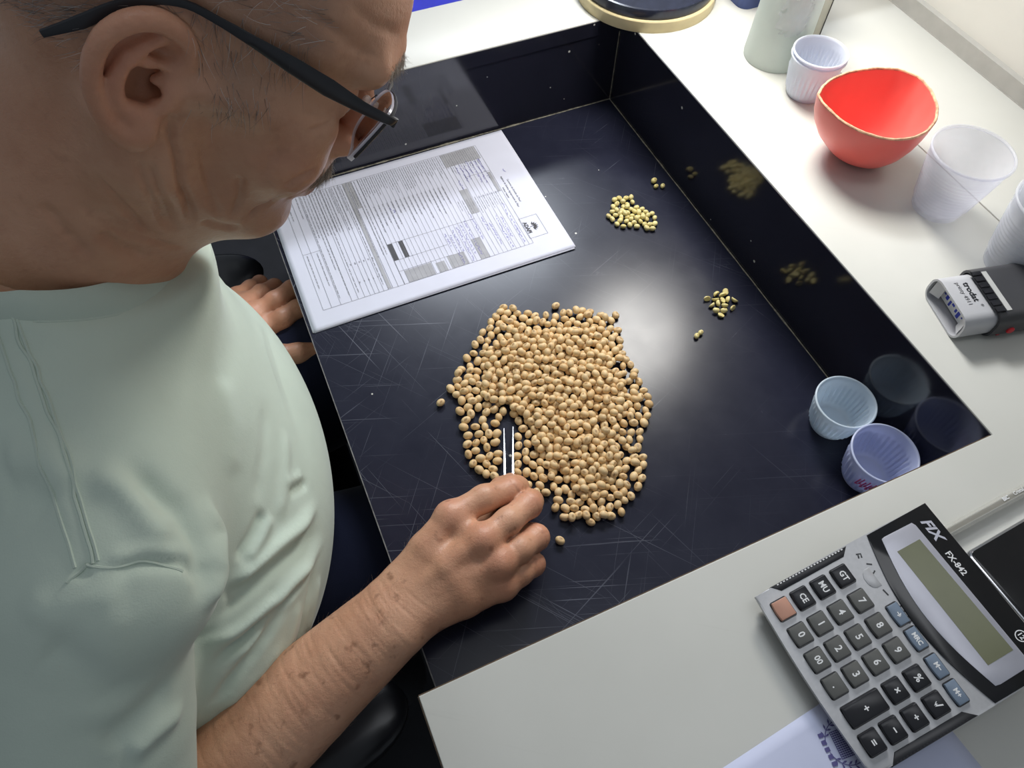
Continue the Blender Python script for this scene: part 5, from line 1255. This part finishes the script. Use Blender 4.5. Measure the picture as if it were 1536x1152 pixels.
def strands(name, roots, dirs, norms, length, r0, mat, lift=.25, curl=.25, seg=4, parent=None, seed=1):
    """short tapered hairs grown from points of the skin (head millimetres)"""
    g = np.random.default_rng(seed); n = len(roots); L = length * g.uniform(.6, 1.25, n)
    d = dirs + g.normal(0, .22, (n, 3)); d -= norms * (d * norms).sum(1)[:, None]; d /= np.linalg.norm(d, axis=1)[:, None] + 1e-9
    d = d + norms * (lift * g.uniform(.5, 1.5, n))[:, None]; bend = g.normal(0, curl, (n, 3))
    p = roots - norms * .4; V = np.zeros((n, seg + 1, 3, 3)); 
    for k in range(seg + 1):
        a = np.cross(d, norms); a /= np.linalg.norm(a, axis=1)[:, None] + 1e-9; b = np.cross(d, a); r_ = r0 * (1 - .8 * k / seg)
        for q in range(3): V[:, k, q] = p + r_ * (math.cos(q * 2.094) * a + math.sin(q * 2.094) * b)
        d = d + bend / seg - norms * (.22 * lift); d /= np.linalg.norm(d, axis=1)[:, None]; p = p + d * (L / seg)[:, None]
    m = (seg + 1) * 3; i0 = np.arange(n)[:, None] * m; Q = []
    for k in range(seg):
        for q in range(3): Q.append(np.concatenate([i0 + k * 3 + q, i0 + k * 3 + (q + 1) % 3, i0 + k * 3 + 3 + (q + 1) % 3, i0 + k * 3 + 3 + q], 1))
    Vw = head_to_world(V.reshape(-1, 3)) if name != 'arm_hair' else V.reshape(-1, 3) / 1000
    o = obj(name, np_mesh(name, Vw, np.concatenate(Q)), mat, parent); o['kind'] = 'stuff'; return o
def mat_hair(name, a, b, c):
    t = NT(name); g = t.new('ShaderNodeNewGeometry')
    t.set(Base_Color=t.ramp(g.outputs['Random Per Island'], [(0.1, a), (0.55, b), (0.95, c)]), Roughness=.45, Specular_IOR_Level=.4); return t.m
M_HAIR = mat_hair('grey hair', (.10, .085, .075), (.34, .31, .29), (.70, .68, .66))
M_BROW = mat_hair('brow hair', (.16, .12, .09), (.32, .27, .21), (.55, .50, .44))
M_ARMH = mat_hair('arm hair', (.05, .03, .02), (.18, .10, .06), (.55, .45, .36))
g_ = np.random.default_rng(3)
def pick(mask, n): 
    p = mask / mask.sum(); return g_.choice(len(mask), n, p=p)
dens = np.where(hairm > .12, hairm, 0) * np.where(HV[:, 0] > 8, .55, 1.0)
k = pick(dens, 12000); dr = np.where((HV[k, 0] > -4)[:, None], np.array((.25, 0, -1.0)), np.array((-.9, 0, -.75)))
up_ = (HV[k, 2] > 45)[:, None]; dr = np.where(up_, np.array((-1.0, 0, -.25)), dr)
o = strands('hair', HV[k], dr, HN[k], 14, .11, M_HAIR, .22, .35, 4, man, 4); o['label'] = 'short grey hair'
bl_, bt = line_dist(HV, [(101, -13, 38), (97, -28, 42), (86, -48, 40)]); bl2, _ = line_dist(HV, [(101, 13, 38), (97, 28, 42), (86, 48, 40)]); bm_ = np.exp(-(np.minimum(bl_, bl2) / 4.2) ** 2) * (HV[:, 0] > 70)
bm_[bm_ < .12] = 0
k = pick(bm_, 750); dr = np.stack([np.full(len(k), .35), np.sign(HV[k, 1]) * .8, np.full(len(k), -.25)], 1)
o = strands('eyebrows', HV[k], dr, HN[k], 9, .11, M_BROW, .45, .3, 4, man, 5); o['label'] = 'bushy greying eyebrows'
mm_ = np.exp(-((HV[:, 2] + 42) / 6) ** 2) * np.clip(1 - (HV[:, 1] / 33) ** 2, 0, 1) * (HV[:, 0] > 72); mm_[mm_ < .05] = 0
k = pick(mm_, 1300); dr = np.stack([np.full(len(k), .30), HV[k, 1] / 26, np.full(len(k), -1.0)], 1)
o = strands('moustache', HV[k], dr, HN[k], 9.5, .10, M_BROW, .38, .3, 4, man, 6); o['label'] = 'greying moustache'
an_ = vnormals(AV, AQ); am_ = ((AV[:, 0] > -660) & (AV[:, 0] < -420) & (an_[:, 2] > -.35)).astype(float)
am_ *= np.where(AV[:, 0] > -440, .3, 1)
k = pick(am_, 1100); o = strands('arm_hair', AV[k], np.tile(fd * .5 - side * .9, (len(k), 1)), an_[k] * (1 if True else -1), 9, .045, M_ARMH, .30, .5, 4, man, 7)

# ------------------------------------------------------------------ eyeglasses
M_FRM = plain('dark gunmetal', (.030, .031, .036, 1), .38, .3, noise=.1)
def mat_lens():
    t = NT('spectacle lens'); gl = t.new('ShaderNodeBsdfGlossy'); gl.inputs['Roughness'].default_value = .02
    tr = t.new('ShaderNodeBsdfTransparent'); tr.inputs[0].default_value = (.93, .92, .96, 1); fr = t.new('ShaderNodeFresnel'); fr.inputs[0].default_value = 1.55
    mx = t.new('ShaderNodeMixShader'); t.link(fr.outputs[0], mx.inputs[0]); t.link(tr.outputs[0], mx.inputs[1]); t.link(gl.outputs[0], mx.inputs[2]); t.link(mx.outputs[0], t.out.inputs[0]); return t.m
M_LENS = mat_lens(); M_LEDGE = translucent('glint painted lens edge', (.86, .85, .93, 1), .12, .2, .4); M_PAD = translucent('nose pad silicone', (.85, .8, .78, 1), .4, .2, .3)  # lens edge: the light it catches is put into its milky white colour
GO = Vector(head_to_world(np.array([[98, 0, 18.0]]))[0])
gls = empty('eyeglasses', GO, 'dark half rim eyeglasses with broad temples worn by the man', 'eyeglasses')
HM = Matrix([list(r_) for r_ in HEAD_R])
gls.matrix_world = Matrix.Translation(GO) @ HM.to_4x4()
gl_ = lambda p: (np.array(p, float) - (98, 0, 18)) / 1000
for s_ in (-1, 1):
    def lens_pt(a, b):          # a 0 outer..1 inner, b 0 bottom..1 top
        ot, it, ib, ob = np.array((97, 61, 25.)), np.array((108, 13, 21.)), np.array((101, 15, -13.)), np.array((90.5, 55, -15.))
        p = (ob * (1 - a) + ib * a) * (1 - b) + (ot * (1 - a) + it * a) * b; p[0] += 2.5 * math.sin(PI * a); p[1] *= s_; return p
    def outline_ab(q):
        c_, s2 = math.cos(q), math.sin(q); e = .55; return .5 + .5 * math.copysign(abs(c_) ** e, c_), .5 + .5 * math.copysign(abs(s2) ** e, s2)
    NQ = 48; rim = [lens_pt(*outline_ab(2 * PI * i / NQ)) for i in range(NQ)]; c0 = lens_pt(.5, .5)
    mid = [c0 * .5 + r_ * .5 + (1.0, 0, 0) for r_ in rim]; nrm = np.cross(lens_pt(1, .5) - lens_pt(0, .5), lens_pt(.5, 1) - lens_pt(.5, 0)); nrm /= np.linalg.norm(nrm)
    if nrm[0] < 0: nrm = -nrm
    V = [c0 + (1.3, 0, 0)] + mid + rim + [r_ - nrm * 1.6 for r_ in rim] + [m_ - nrm * 1.6 for m_ in mid] + [c0 + (1.3, 0, 0) - nrm * 1.6]; Fc = []
    for i in range(NQ):
        j = (i + 1) % NQ; Fc.append((0, 1 + i, 1 + j))
        for r_ in (0, 2): Fc.append((1 + r_ * NQ + i, 1 + r_ * NQ + j, 1 + (r_ + 1) * NQ + j, 1 + (r_ + 1) * NQ + i))
        Fc.append((1 + 3 * NQ + i, 1 + 4 * NQ, 1 + 3 * NQ + j))
    MB().add([gl_(p) for p in V], Fc).build('lens', M_LENS, gls, smooth=.9)
    ev = [r_ + nrm * .5 for r_ in rim] + [r_ - nrm * 2.4 for r_ in rim] + [r_ * .985 + c0 * .015 - nrm * 2.4 for r_ in rim] + [r_ * .985 + c0 * .015 + nrm * .5 for r_ in rim]
    ef = [(a * NQ + i, a * NQ + (i + 1) % NQ, ((a + 1) % 4) * NQ + (i + 1) % NQ, ((a + 1) % 4) * NQ + i) for a in range(4) for i in range(NQ)]
    e_ = MB().add([gl_(p) for p in ev], ef).build('lens_edge', M_LEDGE, gls, smooth=.9); e_['label'] = 'polished lens edge, whitened for the light it catches'
    arc = [rim[i % NQ] for i in range(-3, NQ // 2 + 4)]
    MB().tube([gl_(p) for p in arc], .0010, 8).build('half_rim', M_FRM, gls)
    T_ = [(97.5, 61, 24.5), (97, 66, 25), (92, 69, 26), (77, 70.5, 27), (58, 73, 30), (39, 75.5, 33.5), (20, 77, 36.5), (5, 78, 38.5), (-8, 78, 39), (-20, 79, 35), (-31, 80.5, 26), (-40, 82, 16), (-51, 82, 5)]
    hgt = [2.0, 2.2, 2.6, 3.2, 4.6, 4.0, 2.6, 1.9, 1.8, 2.2, 2.6, 2.8, 1.6]; thk = [1.0, 1.0, .8, .7, .7, .7, .7, .9, 1.1, 1.3, 1.4, 1.4, 1.0]
    ts = spline(T_, 4); hs = np.interp(np.linspace(0, 12, len(ts)), range(13), hgt); ks = np.interp(np.linspace(0, 12, len(ts)), range(13), thk); V = []; Fc = []
    for i, p in enumerate(ts):
        d = ts[min(i + 1, len(ts) - 1)] - ts[max(i - 1, 0)]; d /= np.linalg.norm(d); sd_ = np.array((0, 1.0, 0)) - d * d[1]; sd_ /= np.linalg.norm(sd_); u_ = np.cross(d, sd_)
        for a in np.linspace(0, 2 * PI, 8, endpoint=False): 
            ca, sa_ = math.cos(a), math.sin(a); V.append(p + sd_ * ks[i] * math.copysign(abs(ca) ** .6, ca) + u_ * hs[i] * math.copysign(abs(sa_) ** .6, sa_))
    V = [(p[0], p[1] * s_, p[2]) for p in V]
    for i in range(len(ts) - 1):
        for q in range(8): Fc.append((i * 8 + q, i * 8 + (q + 1) % 8, i * 8 + 8 + (q + 1) % 8, i * 8 + 8 + q))
    Fc += [tuple(range(8)), tuple((len(ts) - 1) * 8 + q for q in range(8))]
    MB().add([gl_(p) for p in V], Fc).build('temple', M_FRM, gls, smooth=.8)
    MB().tube([gl_((97, s_ * 66.3, 22.6)), gl_((97, s_ * 66.3, 27.4))], .0012, 8).build('hinge', M_FRM, gls)
    MB().lathe([(0, -.0008), (.0024, -.0008), (.003, 0), (.0024, .0008), (0, .0008)], 16).build('nose_pad', M_PAD, gls, M=Matrix.Translation(gl_((101, s_ * 10, 5))) @ Matrix.Rotation(s_ * -1.0, 4, 'Z') @ Matrix.Rotation(PI / 2, 4, 'Y') @ Matrix.Scale(1.3, 4, (1, 0, 0)))
    MB().tube([gl_((107.5, s_ * 13, 10)), gl_((104, s_ * 11.5, 12)), gl_((102.5, s_ * 10.3, 7))], .0004, 6).build('pad_arm', M_FRM, gls)
MB().tube([gl_(p) for p in ((108, -13.5, 17), (111, -6, 19), (111.5, 0, 19.4), (111, 6, 19), (108, 13.5, 17))], .0010, 8).build('bridge', M_FRM, gls)

# ------------------------------------------------------------------ office chair under the man
ch = empty('office_chair', (-0.72, -0.30, Z_FLOOR), 'black office chair with glossy armrests under the man', 'chair')
zc = -Z_FLOOR
rbox('seat', .47, .48, .075, .03, M_MATTE, ch, (0.02, 0, zc - .292), 3)
rbox('backrest', .07, .44, .46, .03, M_MATTE, ch, (-.31, 0, zc - .20), 3)
MB().tube([(-.10, 0, zc - .27), (-.28, 0, zc - .27), (-.36, 0, zc - .20), (-.36, 0, zc + .05)], .018, 10).build('back_bracket', M_BLACKP, ch)
for s_ in (-1, 1):
    a = MB(); n_ = 28; V = []; Fc = []
    for i in range(n_ + 1):                     # a rounded arm pad
        u_ = -math.cos(PI * i / n_); x = .0175 + .2175 * u_; e = max(.04, (1 - abs(u_) ** 5) ** .5)
        for q in range(14):
            t_ = 2 * PI * q / 14; c_, s2 = math.cos(t_), math.sin(t_); V.append((x, s_ * .265 + .046 * e * math.copysign(abs(c_) ** .7, c_), zc - .077 + .018 * e * math.copysign(abs(s2) ** .7, s2)))
    for i in range(n_):
        for q in range(14): Fc.append((i * 14 + q, i * 14 + (q + 1) % 14, i * 14 + 14 + (q + 1) % 14, i * 14 + 14 + q))
    Fc += [tuple(range(14)), tuple(n_ * 14 + q for q in range(14))]
    a.add(V, Fc).build('armrest', M_BLACKP, ch, smooth=1.0)
    MB().tube([(.06, s_ * .265, zc - .09), (.06, s_ * .27, zc - .24), (.03, s_ * .22, zc - .295), (0, s_ * .1, zc - .297)], .017, 10).build('armrest_post', M_BLACKP, ch)
MB().tube([(0, 0, .08), (0, 0, zc - .29)], .025, 14).build('gas_column', M_BLACKP, ch)
for k in range(5):
    a = 2 * PI * k / 5; d = np.array((math.cos(a), math.sin(a), 0))
    lg_ = MB().tube([d * .02 + (0, 0, .10), d * .30 + (0, 0, .065)], [.022, .016], 8).build('base_arm', M_BLACKP, ch)
    MB().lathe([(0, -.012), (.024, -.012), (.027, 0), (.024, .012), (0, .012)], 16).build('caster', M_BLACKP, lg_, M=Matrix.Translation(d * .30 + np.array((0, 0, .0275))) @ Matrix.Rotation(a, 4, 'Z') @ Matrix.Rotation(PI / 2, 4, 'X'))
